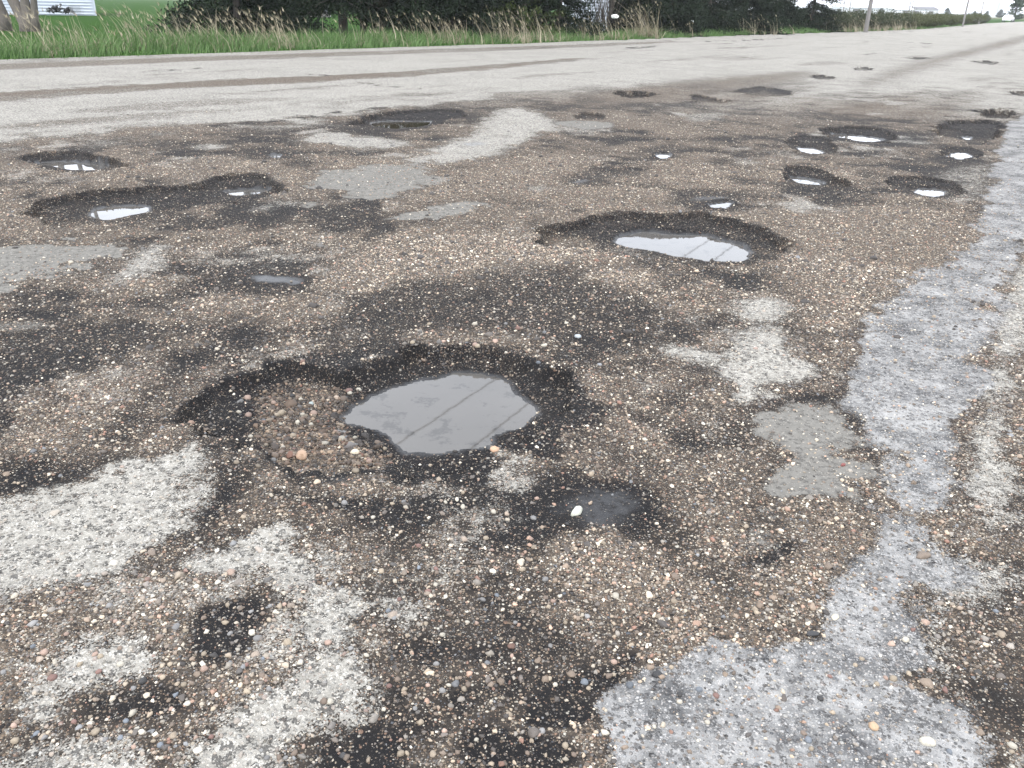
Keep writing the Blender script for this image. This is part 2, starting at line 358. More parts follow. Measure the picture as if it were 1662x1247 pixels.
        grav[m] *= 1 - (.25 if H['k'] == 'main' else .45) * k
        if H['k'] == 'main':                         # gravel washed into the left half
            b = sstep(.09, -.09, sdf(GRAVEL_BED, xx, yy) + .13 * mid[m] + .10 * sm[m])
            A['dark'][m] *= 1 - .40 * b; grav[m] = np.maximum(grav[m], b)
    A['grav'] = np.clip(grav, 0, 1)
    A['wet'] = np.maximum(A['wet'], .8 * pool)
    return h, A, hid
GRAVEL_BED = G([(400,655),(450,622),(560,628),(610,640),(560,680),(610,715),(650,745),(600,765),(480,765),(410,720)], -.06)

# ------------------------------------------------------------------ node helpers
def mat(name):
    m = bpy.data.materials.new(name); m.use_nodes = True
    nt = m.node_tree; b = nt.nodes['Principled BSDF']; return m, nt, b
class N:
    def __init__(s, nt): s.nt = nt
    def n(s, t, **kw):
        x = s.nt.nodes.new(t)
        for k, v in kw.items(): setattr(x, k, v)
        return x
    def put(s, sock, v):
        if hasattr(v, 'node') or isinstance(v, bpy.types.NodeSocket): s.nt.links.new(v, sock)
        else: sock.default_value = v
    def math(s, op, a, b=0.0, c=None, clamp=False):
        x = s.n('ShaderNodeMath', operation=op); x.use_clamp = clamp
        s.put(x.inputs[0], a); s.put(x.inputs[1], b)
        if c is not None: s.put(x.inputs[2], c)
        return x.outputs[0]
    def mix(s, f, a, b, blend='MIX'):
        x = s.n('ShaderNodeMix', data_type='RGBA', blend_type=blend)
        s.put(x.inputs['Factor'], f)
        for k, v in (('A', a), ('B', b)):
            if isinstance(v, tuple) and len(v) == 3: v = v + (1,)
            s.put(x.inputs[k], v)
        return x.outputs['Result']
    def ss(s, a, b, v):
        x = s.n('ShaderNodeMapRange', interpolation_type='SMOOTHSTEP')
        s.put(x.inputs['Value'], v); s.put(x.inputs['From Min'], a); s.put(x.inputs['From Max'], b)
        return x.outputs[0]
    def noise(s, scale, detail=3, rough=.5, vec=None, out='Fac'):
        x = s.n('ShaderNodeTexNoise'); x.inputs['Scale'].default_value = scale
        x.inputs['Detail'].default_value = detail; x.inputs['Roughness'].default_value = rough
        if vec is not None: s.put(x.inputs['Vector'], vec)
        return x.outputs[out]
    def vor(s, scale, vec, rnd=1.0, feature='F1'):
        x = s.n('ShaderNodeTexVoronoi', feature=feature); x.inputs['Scale'].default_value = scale
        x.inputs['Randomness'].default_value = rnd; s.put(x.inputs['Vector'], vec); return x
    def ramp(s, f, stops, interp='LINEAR'):
        x = s.n('ShaderNodeValToRGB'); x.color_ramp.interpolation = interp
        e = x.color_ramp.elements
        while len(e) < len(stops): e.new(.5)
        for el, (p, c) in zip(e, stops): el.position = p; el.color = c + (1,)
        s.put(x.inputs[0], f); return x.outputs[0]
    def attr(s, name, typ='GEOMETRY', out='Fac'):
        x = s.n('ShaderNodeAttribute', attribute_name=name, attribute_type=typ); return x.outputs[out]
    def pos(s): return s.n('ShaderNodeNewGeometry').outputs['Position']
    def bump(s, h, strength=1.0, dist=.01):
        x = s.n('ShaderNodeBump'); x.inputs['Strength'].default_value = strength
        x.inputs['Distance'].default_value = dist; s.put(x.inputs['Height'], h); return x.outputs[0]

STONES = [(.0, (.030, .027, .026)), (.20, (.08, .067, .056)), (.36, (.165, .124, .09)), (.50, (.24, .187, .137)),
          (.62, (.30, .26, .205)), (.70, (.15, .138, .127)), (.80, (.23, .15, .108)), (.87, (.46, .43, .365)), (.95, (.10, .107, .118))]

# ------------------------------------------------------------------ road material
ROADM, nt, b = mat('broken_asphalt'); q = N(nt)
P = q.pos()
pale, blue, smooth = q.attr('pale'), q.attr('blue'), q.attr('smooth')
dark, wet0, grav = q.attr('dark'), q.attr('wet'), q.attr('grav')
nz = q.noise(26, 5, .7, P); nzl = q.noise(4.5, 5, .62, P); nzs = q.noise(150, 2, .6, P)
v1 = q.vor(105, P); v2 = q.vor(58, P); v3 = q.vor(220, P)
def sep(c):
    x = q.n('ShaderNodeSeparateColor'); q.put(x.inputs[0], c); return x.outputs
s1, s2, s3 = sep(v1.outputs['Color']), sep(v2.outputs['Color']), sep(v3.outputs['Color'])
jit = q.math('MULTIPLY', q.math('SUBTRACT', s3[1], .5), .5)
def broke(a, w=1.0, wide=.14):                               # edges ragged down to single grains
    v = q.math('ADD', a, q.math('MULTIPLY', q.math('SUBTRACT', nz, .5), 1.5 * w))
    v = q.math('ADD', v, q.math('MULTIPLY', jit, w))
    return q.ss(.5 - wide, .5 + wide, v)
wet = q.math('MULTIPLY', wet0, q.ss(.2, .75, q.math('ADD', wet0, q.math('MULTIPLY', q.math('SUBTRACT', nz, .5), 1.6))))
pale2, blue2, smooth2, dark2, grav2 = broke(pale), broke(blue, .7), broke(smooth, .7), broke(dark, .8, .25), broke(grav, .9, .3)
c1 = q.ramp(s1[0], STONES, 'CONSTANT'); c2 = q.ramp(s2[0], STONES, 'CONSTANT'); c3 = q.ramp(s3[0], STONES, 'CONSTANT')
# share of the surface taken by stones of each size
cov = q.math('ADD', q.math('MULTIPLY', grav2, .55), q.math('MULTIPLY', pale2, .42))
cov = q.math('ADD', cov, .30)
cov = q.math('ADD', cov, q.math('MULTIPLY', blue2, .22))
cov = q.math('SUBTRACT', cov, q.math('MULTIPLY', dark2, .17))
cov = q.math('SUBTRACT', cov, q.math('MULTIPLY', wet, .30))
cov = q.math('SUBTRACT', cov, q.math('MULTIPLY', smooth2, .28))
def stone_mask(v, s, share, thr):
    inside = q.ss(thr, thr * .72, v.outputs['Distance'])
    here = q.math('LESS_THAN', s[1], share)
    return q.math('MULTIPLY', inside, here)
m1 = stone_mask(v1, s1, cov, .50); m2 = stone_mask(v2, s2, q.math('MULTIPLY', cov, .30), .44); m3 = stone_mask(v3, s3, q.math('ADD', cov, .08), .5)
tar = q.mix(nzl, (.0045, .0045, .0056), (.0145, .0143, .015))
soil = q.mix(nz, (.0355, .029, .0235), (.128, .104, .082))
base = q.mix(grav2, q.mix(.3, tar, soil), soil)
base = q.mix(dark2, base, tar)
nb = q.ss(.36, .62, q.noise(4.2, 6, .75, P))
bl = q.mix(nb, (.078, .079, .081), (.29, .286, .278))
sm = q.mix(nz, (.13, .124, .112), (.205, .196, .178))
pl = q.mix(nz, (.15, .143, .127), (.385, .367, .328))
base = q.mix(pale2, base, pl); base = q.mix(blue2, base, bl); base = q.mix(smooth2, base, sm)
# dust makes stones set in pale asphalt paler
dust = q.math('MAXIMUM', q.math('MULTIPLY', pale2, .72), q.math('MAXIMUM', q.math('MULTIPLY', blue2, .7), q.math('MULTIPLY', smooth2, .5)))
dustc = q.mix(blue2, q.mix(s1[2], (.16, .153, .136), (.69, .665, .605)), q.mix(s1[2], (.085, .086, .088), (.52, .515, .505)))
def stone(c, m, base, k=1.0):
    cc = q.mix(dust, c, dustc); cc = q.mix(q.math('MULTIPLY', dark2, .45), cc, (.035, .032, .030))
    return q.mix(q.math('MULTIPLY', m, k), base, cc)
base = stone(c3, m3, base, .8); base = stone(c1, m1, base); base = stone(c2, m2, base)
# dark tar pits in the pale surface
pits = q.math('MULTIPLY', q.math('LESS_THAN', s2[2], .24), q.math('LESS_THAN', s3[2], .55))
pits = q.math('MULTIPLY', pits, q.math('MAXIMUM', pale2, q.math('MAXIMUM', q.math('MULTIPLY', blue2, .8), q.math('MULTIPLY', smooth2, .6))))
base = q.mix(q.math('MULTIPLY', pits, .72), base, (.035, .034, .035))
base = q.mix(q.math('MULTIPLY', wet, .5), base, (.008, .008, .009))
grain = q.ss(.30, .72, q.noise(15, 6, .82, P)); base = q.mix(q.math('MULTIPLY', q.math('SUBTRACT', 1.0, grain), .30), base, (.02, .018, .016))
nt.links.new(base, b.inputs['Base Color'])
rgh = q.math('SUBTRACT', .92, q.math('MULTIPLY', dark2, .14)); rgh = q.math('SUBTRACT', rgh, q.math('MULTIPLY', wet, .50), clamp=True)
nt.links.new(q.math('MAXIMUM', rgh, .2), b.inputs['Roughness'])
nt.links.new(q.math('ADD', .07, q.math('MULTIPLY', wet, .38)), b.inputs['Specular IOR Level'])
hgt = q.math('ADD', q.math('MULTIPLY', m1, q.math('SUBTRACT', .6, v1.outputs['Distance'])), q.math('MULTIPLY', m2, q.math('MULTIPLY', q.math('SUBTRACT', .6, v2.outputs['Distance']), 2.0)))
hgt = q.math('ADD', hgt, q.math('MULTIPLY', nzs, .5)); hgt = q.math('SUBTRACT', hgt, q.math('MULTIPLY', pits, .5))
hgt = q.math('ADD', hgt, q.math('MULTIPLY', nz, .9))
hgt = q.math('MULTIPLY', hgt, q.math('SUBTRACT', 1.0, q.math('MULTIPLY', wet, .6)))
nt.links.new(q.bump(hgt, 1.0, .008), b.inputs['Normal'])

# ------------------------------------------------------------------ mesh helpers
def new_mesh(name, verts, faces):
    me = bpy.data.meshes.new(name)
    verts = np.asarray(verts, np.float32); faces = np.asarray(faces, np.int32); k = faces.shape[1]
    me.vertices.add(len(verts)); me.vertices.foreach_set('co', verts.ravel())
    me.loops.add(faces.size); me.loops.foreach_set('vertex_index', faces.ravel())
    me.polygons.add(len(faces)); me.polygons.foreach_set('loop_start', np.arange(0, faces.size, k, dtype=np.int32))
    me.polygons.foreach_set('loop_total', np.full(len(faces), k, np.int32))
    me.update(calc_edges=True); return me
def smooth_mesh(me): me.polygons.foreach_set('use_smooth', np.ones(len(me.polygons), bool)); me.update()
def obj(name, me, m=None, parent=None):
    o = bpy.data.objects.new(name, me); COL.objects.link(o)
    if m is not None and me is not None and not me.materials: me.materials.append(m)
    if parent is not None: o.parent = parent
    return o
def tag(o, label=None, cat=None, group=None, kind=None):
    for k, v in (('label', label), ('category', cat), ('group', group), ('kind', kind)):
        if v: o[k] = v
    return o
def empty(name, loc, rz=0):
    o = bpy.data.objects.new(name, None); COL.objects.link(o); o.empty_display_size = .1
    o.location = loc; o.rotation_euler = (0, 0, rz); return o
class MB:
    """collects simple shapes into one mesh"""
    def __init__(s): s.v = []; s.f = []
    def add(s, v, f): k = len(s.v); s.v += [tuple(p) for p in v]; s.f += [tuple(i + k for i in a) for a in f]; return s
    def box(s, x0, x1, y0, y1, z0, z1):
        return s.add([(x0,y0,z0),(x1,y0,z0),(x1,y1,z0),(x0,y1,z0),(x0,y0,z1),(x1,y0,z1),(x1,y1,z1),(x0,y1,z1)],
              [(0,3,2,1),(4,5,6,7),(0,1,5,4),(1,2,6,5),(2,3,7,6),(3,0,4,7)])
    def tube(s, pts, radii, n=8, cap=True):
        pts = [Vector(p) for p in pts]; k = len(s.v); a = None
        for i, p in enumerate(pts):
            d = (pts[min(i+1, len(pts)-1)] - pts[max(i-1, 0)]).normalized()
            if a is None: a = d.orthogonal().normalized()
            a = (a - d * a.dot(d)).normalized(); c = d.cross(a)
            for j in range(n):
                w = 2 * math.pi * j / n; s.v.append(tuple(p + (a * math.cos(w) + c * math.sin(w)) * radii[i]))
        for i in range(len(pts) - 1):
            for j in range(n):
                s.f.append((k+i*n+j, k+i*n+(j+1)%n, k+(i+1)*n+(j+1)%n, k+(i+1)*n+j))
        if cap: s.f.append(tuple(k+(len(pts)-1)*n+j for j in range(n))); s.f.append(tuple(k+n-1-j for j in range(n)))
        return s
    def mesh(s, name, smooth=False):
        me = bpy.data.meshes.new(name); me.from_pydata(s.v, [], s.f); me.update()
        if smooth: smooth_mesh(me)
        return me

# ------------------------------------------------------------------ road sheet and potholes
def polar(th, rr):
    T, Rr = np.meshgrid(th, rr); x = (np.sin(T) * Rr).ravel(); y = (np.cos(T) * Rr).ravel()
    n, m = len(th), len(rr); i, j = np.meshgrid(np.arange(n - 1), np.arange(m - 1))
    a = (j * n + i).ravel(); return x, y, np.stack([a, a + 1, a + n + 1, a + n], 1)
fine_th = np.radians(np.arange(-37, 37.001, .11))
th = np.concatenate([np.radians(np.arange(-180, -37, 4.0)), fine_th, np.radians(np.arange(41, 180.1, 4.0)), [math.pi]])
rr = np.concatenate([[.02, .2, .4, .6, .75, .88], 1.0 * np.exp(np.arange(0, math.log(42), .0054)), 42 * np.exp(np.arange(.01, math.log(14), .035))])
x, y, faces = polar(th, rr)
hgt_, A_, hid = surface(x, y)
se = sdf(ROAD, x, y)
z = hgt_ - .45 * sstep(0, 1.1, se)
keep = (se[faces] < 1.0).any(1)
fh = hid[faces]; f_hole = np.where((fh == fh[:, :1]).all(1), fh[:, 0], 0)
V = np.stack([x, y, z], 1)
def sub_mesh(name, sel):
    f = faces[sel]; u, inv = np.unique(f, return_inverse=True)
    me = new_mesh(name, V[u], inv.reshape(f.shape)[:, ::-1]); smooth_mesh(me)
    for k, v in A_.items():
        at_ = me.attributes.new(k, 'FLOAT', 'POINT'); at_.data.foreach_set('value', v[u].astype(np.float32))
    return me
road = obj('road', sub_mesh('road', keep & (f_hole == 0)), ROADM); tag(road, kind='structure')
HOLE_LABELS = {
 'main': 'wide shallow pothole with gravel washed into one side and a murky grey puddle',
 'second': 'broad pothole with a crumbling dark far wall around a bright puddle',
 'trench': 'long narrow trench of broken asphalt holding two small puddles',
 'treepool': 'pothole with a ragged black wall holding water tinted brown like the trees it reflects'}
for i, H in enumerate(HOLES):
    sel = keep & (f_hole == i + 1)
    if sel.sum() < 4: continue
    o = obj('pothole', sub_mesh('pothole', sel), ROADM, road)
    if H['k'] in HOLE_LABELS: o['label'] = HOLE_LABELS[H['k']]

# ------------------------------------------------------------------ puddles
WATER, nt, b = mat('murky_water'); q = N(nt); P = q.pos()
sp = q.ss(.53, .64, q.noise(10, 4, .7, P)); mud = q.mix(q.noise(3, 3, .5, P), (.062, .059, .055), (.088, .083, .077))
mud = q.mix(q.math('MULTIPLY', sp, .6), mud, (.028, .027, .026))
nt.links.new(mud, b.inputs['Base Color']); b.inputs['Roughness'].default_value = .025; b.inputs['IOR'].default_value = 1.34
nt.links.new(q.bump(q.noise(9, 2, .5, P), .03, .003), b.inputs['Normal'])
CLEAR, nt, b = mat('tree_reflection_water'); b.inputs['Base Color'].default_value = (.03, .026, .018, 1); b.inputs['Roughness'].default_value = .03; b.inputs['IOR'].default_value = 1.34  # dim brown of the mirrored trees is put into this water's base colour
PUD = {'main': ['large milky grey puddle with two wire reflections, beside washed-in gravel'],
 'second': ['bright sky-reflecting puddle under the dark crumbling wall of the broad pothole'],
 'leftfar': ['pale puddle in a lone pothole at the edge of the clean pale lane'],
 'trench': ['ragged puddle with mud islands at the wide end of the long trench', 'narrow puddle at the pinched end of the long trench'],
 'treepool': ['dim brown puddle below a black broken edge, reflecting trees'],
 'bar': ['long thin bar of bright water in a dark-rimmed pothole'],
 'sliver': ['short bright sliver of water beside the pothole with the long bar of water'],
 'nearright': ['narrow bright puddle in an oval pothole surrounded by loose brown gravel'],
 'shallowright': ['faint shallow puddle in the pothole at the edge of the bluish strip'],
 'darkbowl': ['tiny glint of water in the big dark dry bowl'],
 'under': ['small dull puddle just below the big dark bowl'],
 'small1': ['small bright puddle just behind the wall of the broad pothole'],
 'small2': ['tiny bright puddle in a damp grey hollow amid brown gravel'],
 'small3': ['tiny bluish puddle in the damp hollow behind the long trench']}
for H in HOLES:
    for k, pg in enumerate(H['poolg']):
        c = pg.mean(0); grow = .05 + .06 * np.linalg.norm(pg - c, axis=1).max()
        d = pg - c; ring = c + d * (1 + grow / np.maximum(np.linalg.norm(d, axis=1), .02))[:, None]
        bm = bmesh.new(); vs = [bm.verts.new((p[0] - c[0], p[1] - c[1], 0)) for p in ring]; f = bm.faces.new(vs)
        if f.normal.z < 0 or f.calc_area() and (f.normal_update() or f.normal.z < 0): f.normal_flip()
        # a body of water: skirt and bottom below the surface
        ex = bmesh.ops.extrude_face_region(bm, geom=[f]); low = [e for e in ex['geom'] if isinstance(e, bmesh.types.BMVert)]
        for v in low: v.co.z += .0
        for v in vs: v.co.z -= .03
        bm.normal_update(); me = bpy.data.meshes.new('puddle'); bm.to_mesh(me); bm.free()
        o = obj('puddle', me, CLEAR if H['k'] == 'treepool' else WATER); o.location = (c[0], c[1], H['L'])
        tag(o, PUD[H['k']][k], 'puddle', 'puddles standing in the potholes')

# ------------------------------------------------------------------ loose stones
def stone_mesh(name, seed, sub=2, flat=.68):
    bm = bmesh.new(); bmesh.ops.create_icosphere(bm, subdivisions=sub, radius=1)
    rs = random.Random(seed); o = Vector((rs.uniform(0, 99), rs.uniform(0, 99), 0)); ax = (1, rs.uniform(.68, .95), flat * rs.uniform(.8, 1.1))
    for v in bm.verts:
        k = 1 + .42 * mnoise.noise(v.co * 1.1 + o) + .2 * mnoise.noise(v.co * 2.6 + o)
        v.co = Vector((v.co.x * ax[0], v.co.y * ax[1], v.co.z * ax[2])) * k
    me = bpy.data.meshes.new(name); bm.to_mesh(me); bm.free(); smooth_mesh(me); return me
PEBC = np.array([(.26,.222,.175),(.36,.332,.28),(.18,.145,.115),(.11,.09,.074),(.165,.155,.142),(.085,.076,.07),(.04,.037,.036),(.23,.16,.125),(.15,.09,.07),(.46,.44,.39),(.11,.118,.13),(.22,.205,.18)])
PEBW = np.array([.12,.08,.15,.15,.11,.12,.09,.05,.03,.04,.03,.05]); PEBW = PEBW / PEBW.sum()
def pebble_material(name, typ):
    m, nt, b = mat(name); q = N(nt)
    c = q.attr('col', typ, 'Color') if typ == 'INSTANCER' else q.n('ShaderNodeObjectInfo').outputs['Color']
    tc = q.n('ShaderNodeTexCoord').outputs['Object']
    nz = q.noise(2.2, 3, .6, tc)
    nt.links.new(q.mix(q.math('MULTIPLY', q.ss(.45, .75, nz), .45), c, q.mix(.6, c, (.03, .027, .025))), b.inputs['Base Color'])
    b.inputs['Roughness'].default_value = .72; return m
PEBI = pebble_material('loose_gravel', 'INSTANCER'); PEBO = pebble_material('loose_stone', 'OBJECT')

def scatter(n, r0, r1, seed):
    g = np.random.default_rng(seed)
    r = np.sqrt(g.uniform(r0 * r0, r1 * r1, n)); t = np.radians(g.uniform(-38, 38, n))
    return r * np.sin(t), r * np.cos(t), g
pts = []
for r0, r1, dens, rad, sig, seed in ((.95, 2.2, 16000, .0029, .46, 1), (2.2, 3.6, 11000, .0033, .42, 2), (3.6, 5.6, 6500, .0040, .38, 3), (5.6, 9.0, 3600, .0044, .34, 4), (9.0, 15.0, 1000, .0052, .34, 5)):
    area = math.radians(76) / 2 * (r1 * r1 - r0 * r0); n = int(area * dens)
    px, py, g = scatter(n, r0, r1, seed)
    h, A, hd = surface(px, py)
    clump = .5 + .8 * fbm(px, py, .12, 3, 44.)
    prob = A['grav'] * (1 - .45 * A['dark']) * (1 - .75 * A['wet']) * (1 - .5 * A['pale']) * np.clip(clump + .35, .12, 1) + .04 * (1 - A['wet'])
    prob = prob * sstep(15, 9.5, np.hypot(px, py)); prob = np.where(A['blue'] + A['smooth'] > .4, prob * .8, prob)
    under = np.zeros(n, bool)
    for i, H in enumerate(HOLES):
        if H['L'] is not None: under |= (hd == i + 1) & (h < H['L'] - .002)
    ok = (g.random(n) < prob) & ~under
    px, py, h = px[ok], py[ok], h[ok]; n = len(px)
    size = rad * np.exp(g.normal(0, sig, n)); inbed = sdf(GRAVEL_BED, px, py) < 0
    size = np.where(inbed, size * 1.5 * np.exp(g.normal(0, .2, n)), size)
    crumb = g.random(n) < .012 * (rad > .0035); size = np.where(crumb, size * 2.4, size)
    ci = g.choice(len(PEBC), n, p=PEBW); ci = np.where(crumb, 6, ci); c = PEBC[ci] * 1.12 * np.exp(g.normal(0, .26, n))[:, None] * ((1.03, .975, .91) if r0 < 5 else (.86, .81, .75))
    dk = A['dark'][ok]; c = c * (1 - .38 * dk * (g.random(n) < .7))[:, None]
    c = np.where(inbed[:, None], c * np.array([.46, .41, .375]) * np.exp(g.normal(0, .35, n))[:, None], c)
    gl = A['pale'][ok]; c = c + (np.array([.27, .262, .245]) - c) * (.55 * gl)[:, None]
    pts.append((np.stack([px, py, h + size * .12], 1), size, c, g.uniform(0, 6.283, n), g.normal(0, .25, (n, 2)), g.integers(0, 5, n)))
PP = np.concatenate([p[0] for p in pts]); PS = np.concatenate([p[1] for p in pts]); PC = np.concatenate([p[2] for p in pts])
PR = np.concatenate([np.stack([p[4][:, 0], p[4][:, 1], p[3]], 1) for p in pts]); PI = np.concatenate([p[5] for p in pts])
print('gravel instances', len(PP))
gm = bpy.data.meshes.new('gravel'); gm.vertices.add(len(PP)); gm.vertices.foreach_set('co', PP.astype(np.float32).ravel())
a = gm.attributes.new('scl', 'FLOAT', 'POINT'); a.data.foreach_set('value', PS.astype(np.float32))
a = gm.attributes.new('rot', 'FLOAT_VECTOR', 'POINT'); a.data.foreach_set('vector', PR.astype(np.float32).ravel())
a = gm.attributes.new('col', 'FLOAT_COLOR', 'POINT'); a.data.foreach_set('color', np.concatenate([np.clip(PC, 0, 1), np.ones((len(PC), 1))], 1).astype(np.float32).ravel())
a = gm.attributes.new('pick', 'INT', 'POINT'); a.data.foreach_set('value', PI.astype(np.int32))
gravel = obj('gravel', gm); gm.materials.append(PEBI)
tag(gravel, 'loose brown and grey gravel strewn over the broken road', 'gravel', kind='stuff')
ng = bpy.data.node_groups.new('gravel_scatter', 'GeometryNodeTree')
ng.interface.new_socket('Geometry', in_out='INPUT', socket_type='NodeSocketGeometry')
ng.interface.new_socket('Geometry', in_out='OUTPUT', socket_type='NodeSocketGeometry')
gi = ng.nodes.new('NodeGroupInput'); go = ng.nodes.new('NodeGroupOutput'); L_ = ng.links.new
g2i = ng.nodes.new('GeometryNodeGeometryToInstance')
for k in range(5):
    ic = ng.nodes.new('GeometryNodeMeshIcoSphere'); ic.inputs['Radius'].default_value = 1; ic.inputs['Subdivisions'].default_value = 2
    sp_ = ng.nodes.new('GeometryNodeSetPosition'); nn = ng.nodes.new('ShaderNodeTexNoise'); nn.inputs['Scale'].default_value = .8
    ps = ng.nodes.new('GeometryNodeInputPosition'); ad = ng.nodes.new('ShaderNodeVectorMath'); ad.operation = 'ADD'; ad.inputs[1].default_value = (k * 7.7, k * 3.1, 1.3)
    sb = ng.nodes.new('ShaderNodeVectorMath'); sb.operation = 'SUBTRACT'; sb.inputs[1].default_value = (.5, .5, .5)
    sc = ng.nodes.new('ShaderNodeVectorMath'); sc.operation = 'SCALE'; sc.inputs['Scale'].default_value = 2.1
    L_(ps.outputs[0], ad.inputs[0]); L_(ad.outputs[0], nn.inputs['Vector']); L_(nn.outputs['Color'], sb.inputs[0]); L_(sb.outputs[0], sc.inputs[0])
    L_(ic.outputs['Mesh'], sp_.inputs['Geometry']); L_(sc.outputs[0], sp_.inputs['Offset'])
    tr = ng.nodes.new('GeometryNodeTransform'); tr.inputs['Scale'].default_value = (1, (.72, .9, .8, .65, .95)[k], (.62, .7, .55, .6, .75)[k]); L_(sp_.outputs[0], tr.inputs['Geometry'])
    ss_ = ng.nodes.new('GeometryNodeSetShadeSmooth'); L_(tr.outputs[0], ss_.inputs[0])
    sm_ = ng.nodes.new('GeometryNodeSetMaterial'); sm_.inputs['Material'].default_value = PEBI; L_(ss_.outputs[0], sm_.inputs[0])
    L_(sm_.outputs[0], g2i.inputs[0])
def na(name, typ):
    x_ = ng.nodes.new('GeometryNodeInputNamedAttribute'); x_.data_type = typ; x_.inputs[0].default_value = name; return x_.outputs[0]
iop = ng.nodes.new('GeometryNodeInstanceOnPoints'); iop.inputs['Pick Instance'].default_value = True
L_(gi.outputs[0], iop.inputs['Points']); L_(g2i.outputs[0], iop.inputs['Instance']); L_(na('pick', 'INT'), iop.inputs['Instance Index'])
L_(na('scl', 'FLOAT'), iop.inputs['Scale'])
e2r = ng.nodes.new('FunctionNodeEulerToRotation'); L_(na('rot', 'FLOAT_VECTOR'), e2r.inputs[0]); L_(e2r.outputs[0], iop.inputs['Rotation'])
L_(iop.outputs[0], go.inputs[0])
md = gravel.modifiers.new('gravel_scatter', 'NODES'); md.node_group = ng

SM = [stone_mesh('pebble', 100 + k) for k in range(7)]
for m_ in SM: m_.materials.append(PEBO)
KIND = [('tan', (.25,.205,.15)), ('cream', (.37,.34,.28)), ('brown', (.14,.105,.08)), ('grey', (.17,.165,.16)), ('pinkish', (.27,.19,.15)), ('blue-grey', (.12,.133,.15)), ('reddish brown', (.15,.085,.07)), ('near-black', (.028,.027,.027))]
def stone_spots(pxy):
    """ground point, height and wetness for photo pixels on the road, in one batch"""
    g0_ = np.array([gnd(a, b) for a, b in pxy]); h, A, hd = surface(g0_[:, 0], g0_[:, 1])
    g1_ = np.array([gnd(a, b, z_) for (a, b), z_ in zip(pxy, h)]); h, A, hd = surface(g1_[:, 0], g1_[:, 1])
    return g1_, h, A['wet'], hd
STONE_Q = []
def put_stone(px, py, wpx, c, label, group=None, name='pebble', mesh=None, rz=None, sx=(1, 1, 1), up=.12, dry=False):
    STONE_Q.append((px, py, wpx, c, label, group, name, mesh, rz, sx, up, dry))
def place_stones():
    g_, h, wt_, hd = stone_spots([(a[0], a[1]) for a in STONE_Q])
    inpool = sdf(HOLES[0]['poolg'][0], g_[:, 0], g_[:, 1]) < .03
    for (px, py, wpx, c, label, group, name, mesh, rz, sx, up, dry), gp, hh, w_, ip in zip(STONE_Q, g_, h, wt_, inpool):
        if dry and (w_ > .3 or ip): continue
        d = math.sqrt(gp[0] ** 2 + gp[1] ** 2 + CAM_H ** 2); rad = wpx / 2 * d / F_PX
        o = bpy.data.objects.new(name, mesh or random.choice(SM)); COL.objects.link(o)
        o.location = (gp[0], gp[1], float(hh) + rad * up); o.scale = (rad * sx[0], rad * sx[1], rad * sx[2])
        o.rotation_euler = (random.gauss(0, .12), random.gauss(0, .12), random.uniform(0, 6.28) if rz is None else rz)
        o.color = (*c, 1); tag(o, label, 'stone', group)
put_stone(936, 832, 28, (.40, .40, .335), 'smooth oblong cream-white stone at the edge of the damp dark patch', rz=.95, sx=(1, .55, .8), mesh=SM[0])
put_stone(803, 731, 15, (.36, .23, .15), 'orange-tan stone on the near shore of the milky puddle')
put_stone(795, 720, 11, (.03, .03, .032), 'small black stone touching the orange-tan stone by the milky puddle')
put_stone(576, 735, 16, (.42, .37, .28), 'cream stone among the gravel washed into the wide pothole')
put_stone(504, 658, 16, (.21, .24, .23), 'flat greenish grey stone among the gravel washed into the wide pothole', sx=(1, .6, .5))
put_stone(1067, 1096, 17, (.02, .02, .021), 'black lump of asphalt at the edge of the bluish grey patch', name='asphalt_lump', mesh=SM[3])
put_stone(1318, 1030, 20, (.025, .025, .026), 'black lump of asphalt between the bluish strip and the bluish patch', name='asphalt_lump', mesh=SM[4], sx=(1.2, .7, .6))
put_stone(1368, 756, 9, (.16, .05, .045), 'small dark red stone on the smooth grey patch')
put_stone(938, 547, 13, (.28, .3, .31), 'pale grey angular stone on dark asphalt behind the wide pothole')
put_stone(1355, 1003, 14, (.42, .38, .3), 'tan stone on the bluish strip near its narrow neck', sx=(1, .8, .7))
put_stone(1418, 1180, 15, (.33, .23, .145), 'orange stone on the bluish grey patch')
put_stone(1505, 1205, 20, (.36, .34, .285), 'large cream stone on the bluish grey patch', sx=(1, .8, .8))
rs = np.random.default_rng(77); cnt = 0
zones = [((380, 640), (630, 765), 60, (8, 14)), ((0, 980), (540, 1240), 90, (8, 14)), ((540, 780), (1000, 1240), 85, (8, 13)), ((1000, 960), (1650, 1240), 34, (8, 14)), ((640, 520), (960, 600), 16, (8, 12))]
WHERE = ['among gravel washed into the wide pothole', 'among the pale worn asphalt patches', 'on open gravel before the damp patch', 'on or beside the bluish grey patch', 'on the bank behind the milky puddle']
for zi, ((xa, ya), (xb, yb), n, (wa, wb)) in enumerate(zones):
    for _ in range(n):
        px, py = rs.uniform(xa, xb), rs.uniform(ya, yb)
        k = int(rs.choice(len(KIND), p=[.24, .18, .16, .14, .11, .07, .05, .05])); nm, c = KIND[k]
        c = tuple(np.array(c) * math.exp(rs.normal(0, .15)) * (.65 if py < 770 and px < 640 else .9))
        put_stone(px, py, wa + (wb - wa) * rs.random() ** 2.6, c, f'larger {nm} pebble lying loose {WHERE[zi]}', f'larger {nm} pebbles {WHERE[zi]}', dry=True)
place_stones()

